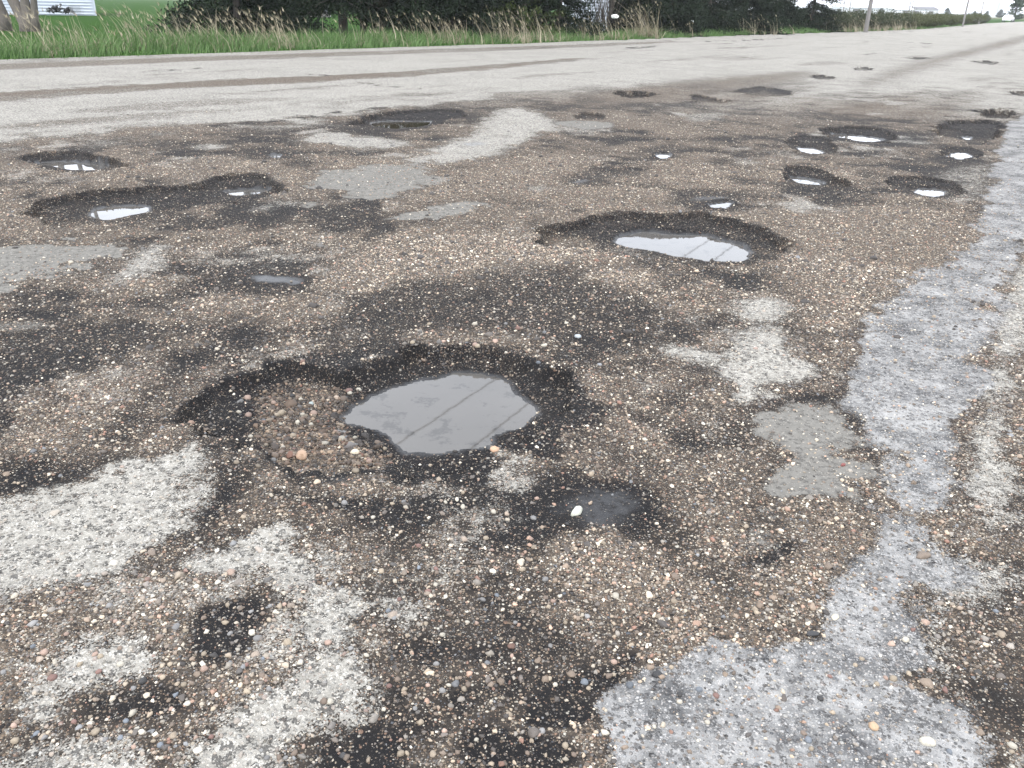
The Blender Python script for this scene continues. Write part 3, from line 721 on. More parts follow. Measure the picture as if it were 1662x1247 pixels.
# ------------------------------------------------------------------ ground beyond the road
GRASSM, nt, b = mat('lawn'); q = N(nt); P = q.pos()
g0 = q.mix(q.noise(.35, 4, .6, P), (.020, .052, .009), (.036, .082, .014))
g0 = q.mix(q.math('MULTIPLY', q.noise(9, 4, .7, P), .6), g0, (.013, .036, .006))
far_ = q.ss(260, 600, q.n('ShaderNodeVectorMath', operation='LENGTH').outputs['Value'])
vl = [n_ for n_ in nt.nodes if n_.bl_idname == 'ShaderNodeVectorMath'][0]; nt.links.new(P, vl.inputs[0])
g0 = q.mix(far_, g0, q.mix(q.noise(.01, 3, .5, P), (.12, .12, .07), (.2, .18, .12)))
nt.links.new(g0, b.inputs['Base Color']); b.inputs['Roughness'].default_value = 1; b.inputs['Specular IOR Level'].default_value = .02
nt.links.new(q.bump(q.noise(30, 3, .7, P), .8, .05), b.inputs['Normal'])
x, y, fc = polar(np.radians(np.arange(-180, 180.1, .8)), np.concatenate([[.05, 1, 3], 5 * np.exp(np.arange(0, math.log(1200), .03))]))
se = sdf(ROAD, x, y); r = np.hypot(x, y)
gz = -.4 + .43 * sstep(-1.3, .35, se) + .06 * fbm(x, y, 6, 3, 2.) * sstep(.5, 4, se)
gme = new_mesh('ground', np.stack([x, y, gz], 1), fc[:, ::-1]); smooth_mesh(gme)
ground = obj('ground', gme, GRASSM); tag(ground, kind='structure')

def edge_at(px):                                   # road-edge point seen in a photo column
    i = np.interp(px, [e[0] for e in EDGE_PX], [e[1] for e in EDGE_PX]); return gnd(px, i)
# ------------------------------------------------------------------ verge grass
def leaf_material(name, lo, hi, rough=.7, trans=.0):
    m, nt, b = mat(name); q = N(nt)
    rnd = q.n('ShaderNodeNewGeometry').outputs['Random Per Island']
    c = q.mix(rnd, lo, hi); c = q.mix(q.math('MULTIPLY', q.noise(.9, 3, .6, q.pos()), .7), c, tuple(v * .6 for v in lo))
    nt.links.new(c, b.inputs['Base Color']); b.inputs['Roughness'].default_value = rough
    b.inputs['Specular IOR Level'].default_value = .12
    if trans:
        t = q.n('ShaderNodeBsdfTranslucent'); nt.links.new(c, t.inputs['Color']); ms = q.n('ShaderNodeMixShader'); ms.inputs[0].default_value = trans
        o = nt.nodes['Material Output']; nt.links.new(b.outputs[0], ms.inputs[1]); nt.links.new(t.outputs[0], ms.inputs[2]); nt.links.new(ms.outputs[0], o.inputs[0])
    return m
VERGE = leaf_material('verge_grass', (.04, .09, .022), (.22, .34, .135), trans=.2)
DRY = leaf_material('dry_grass', (.21, .18, .115), (.50, .45, .34), trans=.1)
SPRUCE = leaf_material('dark_needles', (.006, .012, .0055), (.019, .031, .014))
CEDAR = leaf_material('cedar_needles', (.016, .017, .010), (.038, .038, .022))
OLIVE = leaf_material('olive_leaves', (.030, .045, .014), (.075, .095, .032), trans=.15)
HEDGE = leaf_material('hedge_leaves', (.045, .055, .02), (.11, .12, .05), trans=.15)
TWIG = leaf_material('bare_twigs', (.10, .08, .06), (.22, .19, .15))
def bark_material(name, lo, hi):
    m, nt, b = mat(name); q = N(nt); P = q.pos()
    mp = q.n('ShaderNodeMapping'); mp.inputs['Scale'].default_value = (9, 9, 1.6); nt.links.new(P, mp.inputs['Vector'])
    nz = q.noise(2.2, 5, .65, mp.outputs[0]); nt.links.new(q.mix(nz, lo, hi), b.inputs['Base Color']); b.inputs['Roughness'].default_value = .9
    nt.links.new(q.bump(nz, 1, .04), b.inputs['Normal']); return m
BARK = bark_material('grey_bark', (.05, .043, .037), (.17, .15, .13)); BARKD = bark_material('dark_bark', (.02, .017, .014), (.075, .062, .05))
def blades(base, n_seg, h, w, lean, az, rng):
    """curved blades; base (n,3); returns verts, faces (tri at the tip left as a quad)"""
    n = len(base); ts = np.linspace(0, 1, n_seg + 1)
    dx, dy = np.cos(az), np.sin(az); side = np.stack([-dy, dx, 0 * dx], 1); fa = rng.uniform(0, math.pi, n)
    side = np.stack([np.cos(fa), np.sin(fa), 0 * fa], 1)
    rows = []
    for t in ts:
        c = base + np.stack([dx * lean * h * t * t, dy * lean * h * t * t, h * t * (1 - .25 * lean * t)], 1)
        ww = (w * (1 - t * .92) / 2)[:, None]
        rows += [c - side * ww, c + side * ww]
    Vv = np.stack(rows, 1).reshape(-1, 3); k = 2 * (n_seg + 1)
    i0 = np.arange(n)[:, None] * k
    Fc = np.concatenate([np.stack([i0[:, 0] + 2*s, i0[:, 0] + 2*s + 1, i0[:, 0] + 2*s + 3, i0[:, 0] + 2*s + 2], 1) for s in range(n_seg)])
    return Vv, Fc
LE = LEFT_EDGE; seg = np.linalg.norm(np.diff(LE, axis=0), axis=1); cum = np.concatenate([[0], np.cumsum(seg)])
def along(s, off):                                 # point at arc length s on the left road edge, off metres outside it
    i = np.clip(np.searchsorted(cum, s) - 1, 0, len(seg) - 1); t = (s - cum[i]) / seg[i]
    d = (LE[i + 1] - LE[i]) / seg[i][:, None]; p = LE[i] + d * (t * seg[i])[:, None]
    return p + np.stack([-d[:, 1], d[:, 0]], 1) * off[:, None]
g = np.random.default_rng(3)
S0, S1 = 90 - 14, 90 + 150
n = 90000; s = S0 + (S1 - S0) * g.random(n) ** 1.5; off = g.uniform(-.25, 3.2, n) + .15 * g.normal(0, 1, n)
p = along(s, off); dist = np.hypot(p[:, 0], p[:, 1])
patch = fbm(p[:, 0], p[:, 1], 2.2, 3, 12.)
ok = g.random(n) < np.clip(.8 + patch, .25, 1)
p, s, off, dist, patch = p[ok], s[ok], off[ok], dist[ok], patch[ok]; n = len(p)
h = (.16 + .26 * sstep(-.3, 1.6, off) + .08 * g.normal(0, 1, n).clip(-1, 2)) * (1 + .5 * patch) * np.clip(1.15 - dist / 260, .6, 1.2) * (1 + .45 * sstep(38, 26, dist))
w = (.012 + .00034 * dist) * g.uniform(.7, 1.4, n)
vv, ff = blades(np.stack([p[:, 0], p[:, 1], np.full(n, -.03) - .1 * (off < 0)], 1), 2, h.clip(.08), w, g.uniform(.1, .9, n), g.normal(.3, 1.2, n), g)
vg = obj('verge_grass', new_mesh('verge_grass', vv, ff), VERGE); tag(vg, 'bright green roadside grass along the far road edge', 'grass', kind='stuff')

def dry_clump(px, back, nst, hmax, spread, label, lean=.45, group='clumps of dry grass on the verge'):
    e = edge_at(px); Y = e[1]; sc = (Y + back) / Y; c = e * sc
    gg = np.random.default_rng(int(abs(px) * 7 + 1)); root = empty('dry_grass_clump', (c[0], c[1], 0)); tag(root, label, 'grass', group)
    m1 = MB(); m2 = MB()
    n = int(nst * 1.7); base = np.stack([gg.normal(0, spread, n), gg.normal(0, .35, n), np.full(n, -.02)], 1)
    hh = hmax * gg.uniform(.3, 1, n) ** .8; az = gg.normal(math.pi, .8, n); le = gg.uniform(.05, lean, n) * 2.0
    vv, ff = blades(base, 3, hh, np.full(n, .013 + .0004 * Y), le, az, gg)
    obj('stem', new_mesh('stem', vv, ff), DRY, root)['kind'] = 'stuff'
    # drooping seed heads and bent leaves
    tip = base + np.stack([np.cos(az) * le * hh, np.sin(az) * le * hh, hh * (1 - .25 * le)], 1)
    sel = gg.random(n) < .45; tp = tip[sel]; k = len(tp)
    hv, hf = [], []
    if k:
        tp = np.repeat(tp, 4, 0) - [0, 0, .04]; v2, f2 = blades(tp + gg.normal(0, .012, tp.shape), 2, gg.uniform(.08, .2, len(tp)), np.full(len(tp), .016 + .0003 * Y), gg.uniform(.3, 1.5, len(tp)), gg.normal(math.pi, .8, len(tp)), gg)
        obj('seed_head', new_mesh('seed_head', v2, f2), DRY, root)['kind'] = 'stuff'
    nl = 2 * n; b2 = base[gg.integers(0, n, nl)]; v3, f3 = blades(b2, 3, hmax * gg.uniform(.2, .5, nl), np.full(nl, .012 + .0003 * Y), gg.uniform(.8, 2.2, nl), gg.uniform(0, 6.28, nl), gg)
    obj('dry_leaf', new_mesh('dry_leaf', v3, f3), DRY, root)['kind'] = 'stuff'
CL = [(-40, 1.6, 26, 1.1, .7, 'sparse dry grass stalks under the leaning grey trunks'), (60, 1.4, 34, 1.15, .8, 'dry grass clump with bent seed heads before the grey trunks'),
 (110, 1.5, 26, 1.25, .5, 'tall dry grass leaning in front of the heap by the house'), (178, 1.2, 16, .75, .4, 'low drooping dry grass tuft in front of the open lawn'),
 (235, 2.0, 8, 1.5, .5, 'few long thin dry stalks leaning over the open lawn'), (275, 1.6, 34, 1.35, .7, 'tall dry grass clump at the lawn edge of the low spruce'),
 (340, 1.8, 40, 1.3, .8, 'dry grass in front of the middle of the low spruce'), (395, 1.8, 36, 1.25, .8, 'pale dry grass against the dark heart of the low spruce'),
 (450, 1.7, 44, 1.3, .5, 'dense blond dry grass tuft at the far end of the low spruce'), (490, 1.6, 14, 1.1, .5, 'short dry grass before the gap beside the low spruce'),
 (560, 1.5, 10, 1.3, .6, 'thin dry stalks before the slim bare trunk'), (625, 1.5, 16, 1.4, .5, 'leaning dry stalks in front of the brown cedar'),
 (690, 1.6, 26, 1.2, .5, 'dry grass in front of the thick dark trunk'), (735, 1.6, 40, 1.2, .7, 'dense pale dry grass before the spruce next to the thick trunk'),
 (820, 1.5, 60, 1.5, .7, 'tallest yellowish dry grass clump before the olive tree'), (880, 1.6, 26, 1.25, .6, 'dry grass with curled heads near the olive tree'),
 (945, 1.6, 30, 1.15, .7, 'dry grass below the white shed'), (990, 1.6, 22, 1.1, .6, 'pale curled dry grass next to the white shed'),
 (1045, 1.7, 46, 2.1, .45, 'tall upright tan reed clump against the dark conifers'), (1110, 1.6, 12, .9, .7, 'scattered short dry stalks below the dark conifers'),
 (1215, 1.7, 30, 1.3, .8, 'tangled dry grass in front of the last conifers'), (1250, 1.5, 26, .8, .8, 'low bleached dry grass in front of the last conifers')]
for c in CL: dry_clump(*c)

# ------------------------------------------------------------------ trees
def cards(c, size, gg, up=.4):
    """small leaf faces at points c"""
    n = len(c); a = gg.normal(0, 1, (n, 3)); a /= np.linalg.norm(a, axis=1)[:, None]
    bq = gg.normal(0, 1, (n, 3)); bq -= a * (a * bq).sum(1)[:, None]; bq /= np.linalg.norm(bq, axis=1)[:, None]
    s = size[:, None]; Vv = np.stack([c - a * s, c - bq * s * up, c + a * s, c + bq * s * up], 1).reshape(-1, 3)
    return Vv, np.arange(4 * n).reshape(n, 4)
def conifer(seed, H, Rd, z0, n_low, n_high, lowcut=3.0, droop=.35, trunk_r=.16, size=.075):
    gg = np.random.default_rng(seed); P_, S_ = [], []; limbs = MB()
    nb = int(18 * H)
    zz = z0 + (H - z0) * gg.random(nb) ** 1.7
    per_low, per_high = n_low, n_high
    for zb in zz:
        L = Rd * (1 - (zb - z0) / (H - z0 + .3)) ** .8 * gg.uniform(.65, 1.12) + .15; az = gg.uniform(0, 2 * math.pi)
        k = per_low if zb < lowcut else per_high; t = gg.random(k) ** .65
        spread = .10 + .22 * t * L * .5
        cx = np.cos(az) * L * t; cy = np.sin(az) * L * t; cz = zb - droop * L * t ** 1.3 + .12 * L * t ** 3
        pt = np.stack([cx, cy, cz], 1) + gg.normal(0, 1, (k, 3)) * spread[:, None] * (.55, .55, .4)
        P_.append(pt); S_.append(np.full(k, size if zb < lowcut else size * 2.1) * gg.uniform(.6, 1.4, k))
        if zb < lowcut + 1: limbs.tube([(0, 0, zb), (math.cos(az) * L * .5, math.sin(az) * L * .5, zb - droop * L * .3), (math.cos(az) * L * .95, math.sin(az) * L * .95, zb - droop * L * .85)], [.035, .02, .006], 4)
    P_ = np.concatenate(P_); S_ = np.concatenate(S_); P_[:, 2] = np.maximum(P_[:, 2], .02)
    vv, ff = cards(P_, S_, gg); crown = new_mesh('crown', vv, ff)
    limbs.tube([(0, 0, -.15), (.02, 0, .15), (0, .03, H * .4), (0, 0, H * .97)], [trunk_r * 1.35, trunk_r, trunk_r * .7, .02], 9)
    return crown, limbs.mesh('trunk', True)
TREEV = [conifer(21, 7.5, 2.6, .12, 380, 36, size=.066), conifer(22, 8.5, 2.8, .2, 380, 36, size=.066), conifer(23, 6.6, 2.4, .1, 400, 36, size=.066)]
OPENV = conifer(31, 9.0, 2.6, 1.5, 260, 30, lowcut=3.4, trunk_r=.19, size=.066); LOWV = conifer(33, 5.6, 3.0, .1, 560, 40, lowcut=2.6, size=.06)
CEDV = conifer(35, 4.2, 1.1, .5, 160, 30, trunk_r=.13, size=.055); OPENV2 = conifer(36, 8.0, 2.4, 1.25, 260, 30, lowcut=3.4, trunk_r=.21, size=.066)
_used = {}
def tree(name, label, var, leaf, bark, px, Y, rz=0, sc=1.0, group='trees behind the verge'):
    root = empty(name, (xat(px, Y), Y, -.02), rz); root.scale = (sc, sc, sc)
    key = (id(var), leaf.name)
    if key not in _used:
        c, t = var
        if c.materials: c = c.copy(); c.materials.clear(); t = t.copy(); t.materials.clear()
        c.materials.append(leaf); t.materials.append(bark); _used[key] = (c, t)
    c, t = _used[key]; obj('crown', c, None, root); obj('trunk', t, None, root); return tag(root, label, 'tree', group)
def eY(px): return edge_at(px)[1]
tree('spruce_tree', 'low wide dark spruce sweeping the grass beside the open lawn', LOWV, SPRUCE, BARKD, 385, eY(385) + 6.0)
tree('spruce_tree', 'slim-trunked conifer with bare lower stem beside the lawn gap', OPENV, SPRUCE, BARKD, 556, eY(556) + 6.5, 1.0)
tree('cedar_tree', 'small brownish cedar between two bare conifer trunks', CEDV, CEDAR, BARKD, 627, eY(627) + 5.0, 2.0, .9)
tree('spruce_tree', 'thick-trunked dark conifer with raised crown behind blond grass', OPENV2, SPRUCE, BARKD, 667, eY(667) + 5.5, 2.6)
tl = ['dark spruce next to the thick-trunked conifer', 'dark spruce crowding behind the olive tree', 'dark spruce on the house side of the white shed', 'dark bare-based conifer shading the white shed', 'dark spruce behind the tall tan reeds', 'dark spruce just past the tall tan reeds', 'broad dark spruce over the short dry stalks', 'dark spruce third before the brush row', 'dark spruce second before the brush row', 'last dark spruce where the brush row begins']
for i, (px, dy) in enumerate([(735, 5), (800, 8), (908, 5), (1012, 11), (1048, 6), (1090, 5), (1150, 6), (1205, 5), (1262, 5.5), (1318, 5)]):
    tree('spruce_tree', tl[i], TREEV[i % 3], SPRUCE, BARKD, px, eY(px) + dy, i * 1.3, 1.0 if i < 8 else .92)
tree('olive_tree', 'olive green bushy tree behind the tallest dry grass', conifer(41, 6.0, 2.0, .1, 130, 30, droop=.05), OLIVE, BARKD, 850, eY(850) + 5.5, .4)
for i, px in enumerate([440, 590, 700, 770, 1010, 1120, 1230]):
    tree('spruce_tree', ['dark background conifer behind the low spruce', 'dark background conifer behind the bare trunks', 'dark background conifer behind the thick trunk', 'dark background conifer behind the blond grass', 'dark background conifer behind the white shed and reeds', 'dark background conifer behind the short dry stalks', 'dark background conifer behind the last spruces'][i], TREEV[(i + 1) % 3] if i not in (1,) else OPENV, SPRUCE, BARKD, px, eY(px) + (12 if i not in (0, 1) else 16), i * 2.1, 1.1)
# many-stemmed broadleaf with bare trunks at the house
Yt = 36.0; xt = xat(42, Yt); root = empty('maple_tree', (xt, Yt, 0)); tag(root, 'grey many-stemmed bare-trunked tree on the lawn before the white house', 'tree', 'trees behind the verge')
def stem(pts, rad): obj('trunk', MB().tube(pts, rad, 10).mesh('trunk', True), BARK, root)
stem([(0, 0, -.15), (-.05, 0, .35), (-.30, .05, .9), (-.75, .1, 2.0), (-1.9, .2, 9)], [.36, .27, .22, .19, .1])
stem([(.05, .02, -.1), (.08, 0, .5), (.10, 0, 1.2), (.1, .05, 2.2), (.3, .1, 10)], [.3, .22, .17, .16, .07])
stem([(.28, .05, -.1), (.33, .05, .5), (.42, .05, 1.1), (.62, 0, 2.3), (1.6, .1, 9.5)], [.2, .15, .13, .12, .06])
stem([(-1.15, .4, -.1), (-1.1, .4, .5), (-1.28, .4, 1.2), (-1.5, .4, 2.2), (-2.6, .4, 10)], [.3, .23, .2, .19, .08])
gg = np.random.default_rng(9); tw = MB(); cp = []
for k in range(46):
    a = gg.uniform(0, 6.28); z1 = gg.uniform(8.2, 10); c0 = Vector((gg.normal(-.4, .8), gg.normal(.1, .4), z1)); e1 = c0 + Vector((math.cos(a) * 2.2, math.sin(a) * 2.2, gg.uniform(1, 2.6)))
    tw.tube([c0, (c0 + e1) / 2 + Vector((0, 0, .3)), e1], [.05, .03, .01], 5); cp.append(np.array(e1) + gg.normal(0, .55, (160, 3)))
obj('branch', tw.mesh('branch', True), BARK, root)
cp = np.concatenate(cp); vv, ff = cards(cp, gg.uniform(.04, .1, len(cp)), gg); obj('crown', new_mesh('crown', vv, ff), OLIVE, root)

# brush row beyond the conifers
def shrub(seed, H, Rd):
    gg = np.random.default_rng(seed); tw = MB(); P_ = []
    for k in range(26):
        a = gg.uniform(0, 6.28); L = Rd * gg.uniform(.3, 1); tip = (math.cos(a) * L, math.sin(a) * L, H * gg.uniform(.7, 1.05) * (1 - .25 * (L / Rd) ** 2))
        tw.tube([(gg.normal(0, .15), gg.normal(0, .15), -.05), (tip[0] * .6, tip[1] * .6, tip[2] * .55), tip], [.02, .014, .005], 4)
        t = gg.random(150) ** .7; P_.append(np.stack([tip[0] * t, tip[1] * t, tip[2] * t], 1) + gg.normal(0, .16, (150, 3)))
    P_ = np.concatenate(P_); P_[:, 2] = np.maximum(P_[:, 2], .03); vv, ff = cards(P_, gg.uniform(.04, .095, len(P_)), gg)
    return new_mesh('foliage', vv, ff), tw.mesh('stem', True)
SH = [shrub(51, 1.5, 1.5), shrub(52, 1.62, 1.7), shrub(53, 1.42, 1.4)]
HEDGE2 = leaf_material('brush_leaves', (.028, .038, .016), (.075, .085, .045), trans=.1)
SH2 = [(a_.copy(), b_.copy()) for a_, b_ in SH]
for a_, b_ in SH: a_.materials.append(HEDGE); b_.materials.append(TWIG)
for a_, b_ in SH2: a_.materials.append(HEDGE2); b_.materials.append(TWIG)
bt = [shrub(58, 2.6, 1.3)[1], shrub(59, 2.8, 1.2)[1], shrub(60, 2.7, 1.1)[1]]
for m_, px_, lab in zip(bt, (962, 988, 974), ('bare twiggy bush in front of the white shed', 'second bare twiggy bush between the white shed and the reeds', 'tallest bare twiggy bush right against the white shed')):
    m_.materials.append(BARKD); Y = eY(px_) + 5.2; sh = empty('bare_bush', (xat(px_, Y), Y, 0)); obj('stem', m_, None, sh); tag(sh, lab, 'bush')
k = 0
for row in (0, 1):
    for px in list(range(1338, 1470, 14 if row == 0 else 20)) + list(range(1470, 1600, 9 if row == 0 else 14)):
        px += random.uniform(-4, 4); Y = eY(px) + 3.6 + row * 2.8 + random.uniform(-.9, .6)
        sh = empty('shrub', (xat(px, Y), Y, 0), random.uniform(0, 6.28)); s_ = random.uniform(.74, 1.0) + .06 * row; sh.scale = (s_ * 1.15, s_ * 1.15, s_)
        near_ = px < 1465
        f_, t_ = (SH2 if near_ else SH)[k % 3]; obj('foliage', f_, None, sh); obj('stem', t_, None, sh); k += 1
        tag(sh, 'dark green twiggy shrub in the brush row around the first utility pole' if near_ else 'olive leafy shrub in the brush row toward the white car', 'shrub', 'dark shrubs of the brush row' if near_ else 'olive shrubs of the brush row')
for px in (1345, 1362, 1380, 1396, 1416, 1432, 1448, 1462):
    dry_clump(px, 2.2, 26, 1.35, .9, 'thin tan stalks standing in front of the dark twiggy shrubs', .7, 'tan stalks before the brush row')

# ------------------------------------------------------------------ utility poles and wires (seen mirrored in the puddles)
WOOD = bark_material('weathered_wood', (.10, .095, .09), (.24, .23, .22))
METAL, nt, b = mat('dull_metal'); b.inputs['Base Color'].default_value = (.25, .26, .27, 1); b.inputs['Metallic'].default_value = .7; b.inputs['Roughness'].default_value = .5
CERAM, nt, b = mat('brown_ceramic'); b.inputs['Base Color'].default_value = (.09, .05, .035, 1); b.inputs['Roughness'].default_value = .25
RUBBER, nt, b = mat('black_rubber'); b.inputs['Base Color'].default_value = (.012, .012, .013, 1); b.inputs['Roughness'].default_value = .6
WH = 9.3
def mirror_hit(px, py, L):                         # where the sky ray mirrored in a puddle reaches wire height
    p_ = gnd(px, py, L); d = ray(px, py); t = (WH - L) / -d[2]; return p_ + d[:2] * t
wA = (mirror_hit(700, 649, -.075), mirror_hit(1082, 396, -.10)); wB = (mirror_hit(777, 687, -.075), mirror_hit(1138, 405, -.10))
pole1 = at(1405, 50, 69.5)[:2]; 
da = (wA[1] - wA[0]); da /= np.linalg.norm(da)
print('wires', wA, wB, 'pole', pole1, da)
dirw = RDIR * .5 + da * .5; dirw /= np.linalg.norm(dirw)
def utility_pole(xy, label, H=10.4, thin=1.0):
    root = empty('utility_pole', (xy[0], xy[1], 0), math.atan2(-dirw[0], dirw[1])); tag(root, label, 'utility pole', 'utility poles along the road')
    obj('pole', MB().tube([(0, 0, -.4), (0, 0, 0), (.02, 0, H * .5), (0, 0, H)], [.165*thin, .155*thin, .14*thin, .11*thin], 12).mesh('pole', True), WOOD, root)
    obj('crossarm', MB().box(-1.25, 1.25, -.19, -.09, WH - .28, WH - .16).mesh('crossarm'), WOOD, root)
    for sx in (-1.1, -.45, .45, 1.1):
        obj('insulator', MB().tube([(sx, -.14, WH - .165), (sx, -.14, WH - .1), (sx, -.14, WH - .05), (sx, -.14, WH)], [.03, .06, .045, .03], 8).mesh('insulator', True), CERAM, root)
    obj('brace', MB().tube([(-.7, -.2, WH - .28), (0, -.2, WH - .95), (.7, -.2, WH - .28)], [.018] * 3, 5).mesh('brace'), METAL, root)
    return root
utility_pole(pole1, 'weathered wooden utility pole at the start of the brush row')
pole2 = at(1563, 40, 112)[:2]; utility_pole(pole2, 'second wooden utility pole standing behind the brush row', thin=.75)
pole3 = at(1589, 36, 150)[:2]; utility_pole(pole3, 'thinner distant utility pole near the pale silo', thin=.6)
polen = wA[0] - dirw * 34; utility_pole(polen, 'wooden utility pole at the bare end of the wires over the road')
def wire(a, c, label):
    pts = []
    for t in np.linspace(0, 1, 25):
        p_ = a + (c - a) * t; pts.append((p_[0], p_[1], WH + .03 - 1.2 * t * (1 - t)))
    o = obj('power_line', MB().tube(pts, [.022] * 25, 6).mesh('power_line', True), RUBBER); tag(o, label, 'wire', 'overhead wires between the poles')
ex = lambda w, t: w[0] + (w[1] - w[0]) / np.linalg.norm(w[1] - w[0]) * t
wire(ex(wA, -34), pole1 + np.array([-.45, 0]), 'upper overhead wire mirrored as the broken line in the milky puddle')
wire(ex(wB, -34), pole1 + np.array([.45, 0]), 'overhead wire mirrored as the thinner line in the milky puddle')
wire(pole1, pole2, 'overhead wire between the first two poles of the brush row')

# ------------------------------------------------------------------ white house and heap
def paint(name, c, rough=.6, nzs=3.0, var=.12):
    m, nt, b = mat(name); q = N(nt); nz = q.noise(nzs, 4, .6, q.pos())
    nt.links.new(q.mix(nz, tuple(v * (1 - var) for v in c), tuple(min(1, v * (1 + var)) for v in c)), b.inputs['Base Color']); b.inputs['Roughness'].default_value = rough; return m
SIDING = paint('white_siding', (.40, .44, .50)); ROOFM = paint('grey_shingles', (.09, .09, .095), .9); FOUND = paint('concrete', (.16, .155, .15), .9)
GLASS, nt, b = mat('window_glass'); b.inputs['Base Color'].default_value = (.03, .035, .04, 1); b.inputs['Roughness'].default_value = .05
def house(name, label, px_r, Y, width, depth, eave, base_py, course=.16, group=None):
    c = at(px_r, base_py, Y); x1, z0 = c[0], max(0.0, c[2]); root = empty(name, (x1, Y, z0), math.radians(30) if width > 6 else math.radians(8)); tag(root, label, 'house' if width > 6 else 'shed', group)
    obj('foundation', MB().box(-width + .03, -.03, .03, depth, -1.6, .12).mesh('foundation'), FOUND, root)
    obj('wall', MB().box(-width + .02, -.02, .02, depth - .02, .1, eave).mesh('wall'), SIDING, root)
    me = MB(); wv = [(-width, -.06, 0), (0, -.06, 0), (0, .015, course), (-width, .015, course), (-width, .03, 0), (0, .03, 0), (0, .03, course), (-width, .03, course)]
    bm_ = MB().add([(v[0], v[1] - .03, v[2]) for v in wv], [(0,1,2,3),(5,4,7,6),(0,4,5,1),(3,2,6,7),(1,5,6,2),(4,0,3,7)]).mesh('siding_board')
    bm_.materials.append(SIDING)
    for i in range(int((eave + .25) / course)): o = obj('siding_board', bm_, None, root); o.location = (0, 0, -.25 + i * course)
    obj('corner_trim', MB().box(-.1, .025, -.11, .1, -.3, eave).mesh('corner_trim'), SIDING, root)
    ro = .4; zr = eave + depth * .28
    obj('roof', MB().add([(-width-ro, -ro, eave-.05), (ro, -ro, eave-.05), (ro, depth/2, zr), (-width-ro, depth/2, zr), (ro, depth+ro, eave-.05), (-width-ro, depth+ro, eave-.05),
        (-width-ro, -ro, eave+.1), (ro, -ro, eave+.1), (ro, depth/2, zr+.15), (-width-ro, depth/2, zr+.15), (ro, depth+ro, eave+.1), (-width-ro, depth+ro, eave+.1)],
        [(3,2,1,0),(2,3,5,4),(6,7,8,9),(9,8,10,11),(0,1,7,6),(4,5,11,10),(1,2,8,7),(2,4,10,8),(3,0,6,9),(5,3,9,11)]).mesh('roof'), ROOFM, root)
    obj('gable', MB().add([(-.02, 0, eave), (-.02, depth, eave), (-.02, depth/2, zr)], [(0,1,2)]).add([(-width+.02, 0, eave), (-width+.02, depth/2, zr), (-width+.02, depth, eave)], [(0,1,2)]).mesh('gable'), SIDING, root)
    if width > 6:
        for wx in (-2.6, -7.2):
            w_ = obj('window', MB().box(wx-.65, wx+.65, -.07, 0, 1.25, 2.45).mesh('window'), SIDING, root); obj('pane', MB().box(wx-.55, wx+.55, -.078, -.06, 1.35, 2.35).mesh('pane'), GLASS, w_)
    return root
house('white_house', 'white house with horizontal siding at the back of the lawn', 156, 66, 13, 8, 2.8, 22.5, .2)
house('white_shed', 'white shed half hidden behind the dark conifers', 984, eY(970) + 8.5, 1.9, 3, 2.4, 48)
house('white_shed', 'small white outbuilding glimpsed beyond the lawn gap', 533, 78, 2.6, 3, 2.2, 13)
# heap against the house
hp = at(103, 21, 61.5); root = empty('junk_heap', (hp[0], hp[1], max(hp[2] - .05, .0))); tag(root, 'dark heap of junk and a grey wire crate against the white siding', 'heap')
gg = random.Random(4)
for k in range(34):
    a = gg.uniform(-1, .65); L = gg.uniform(.2, .55); an = gg.uniform(-.9, .9); zc = gg.uniform(.05, .55) * (1 - .55 * abs(a + .1))
    obj('scrap_piece', MB().tube([(a - math.cos(an) * L / 2, gg.uniform(-.3, .2), max(zc - math.sin(an) * L / 2, .0)), (a, gg.uniform(-.3, .2), zc + .08), (a + math.cos(an) * L / 2, gg.uniform(-.3, .2), max(.02, zc + math.sin(an) * L / 2))], [.03, gg.uniform(.05, .12), .03], 6).mesh('scrap_piece'), RUBBER if k % 4 else METAL, root)
cr_ = MB()
for t in np.linspace(0, 1, 8): cr_.tube([(.7 + .6 * t, -.25, 0), (.7 + .6 * t, -.25, .5)], [.012] * 2, 4)
for t in np.linspace(0, 1, 6): cr_.tube([(.7, -.25, .5 * t), (1.3, -.25, .5 * t)], [.012] * 2, 4).tube([(.7, .2, .5 * t), (1.3, .2, .5 * t)], [.012] * 2, 4)
obj('wire_crate', cr_.mesh('wire_crate'), METAL, root)
# scraps of litter in the brush
LIT = paint('white_plastic', (.75, .75, .74))
def litter(px, py, back, wpx, label):
    Y = eY(px) + back; c = at(px, py, Y); rad = wpx / 2 * Y / F_PX; bm = bmesh.new(); bmesh.ops.create_icosphere(bm, subdivisions=3, radius=1)
    for v in bm.verts: v.co = v.co * (1 + .45 * mnoise.noise(v.co * 2.1 + Vector((px, 0, 0)))); v.co.z *= .5; v.co.y *= .5
    me = bpy.data.meshes.new('litter_bag'); bm.to_mesh(me); bm.free(); o = obj('litter_bag', me, LIT); o.location = c; o.scale = (rad,) * 3; tag(o, label, 'litter')
litter(998, 27, 2.6, 11, 'white plastic bag caught in dry grass beside the white shed'); litter(1122, 35, 2.8, 8, 'small white plastic scrap caught in the conifers past the tan reeds')

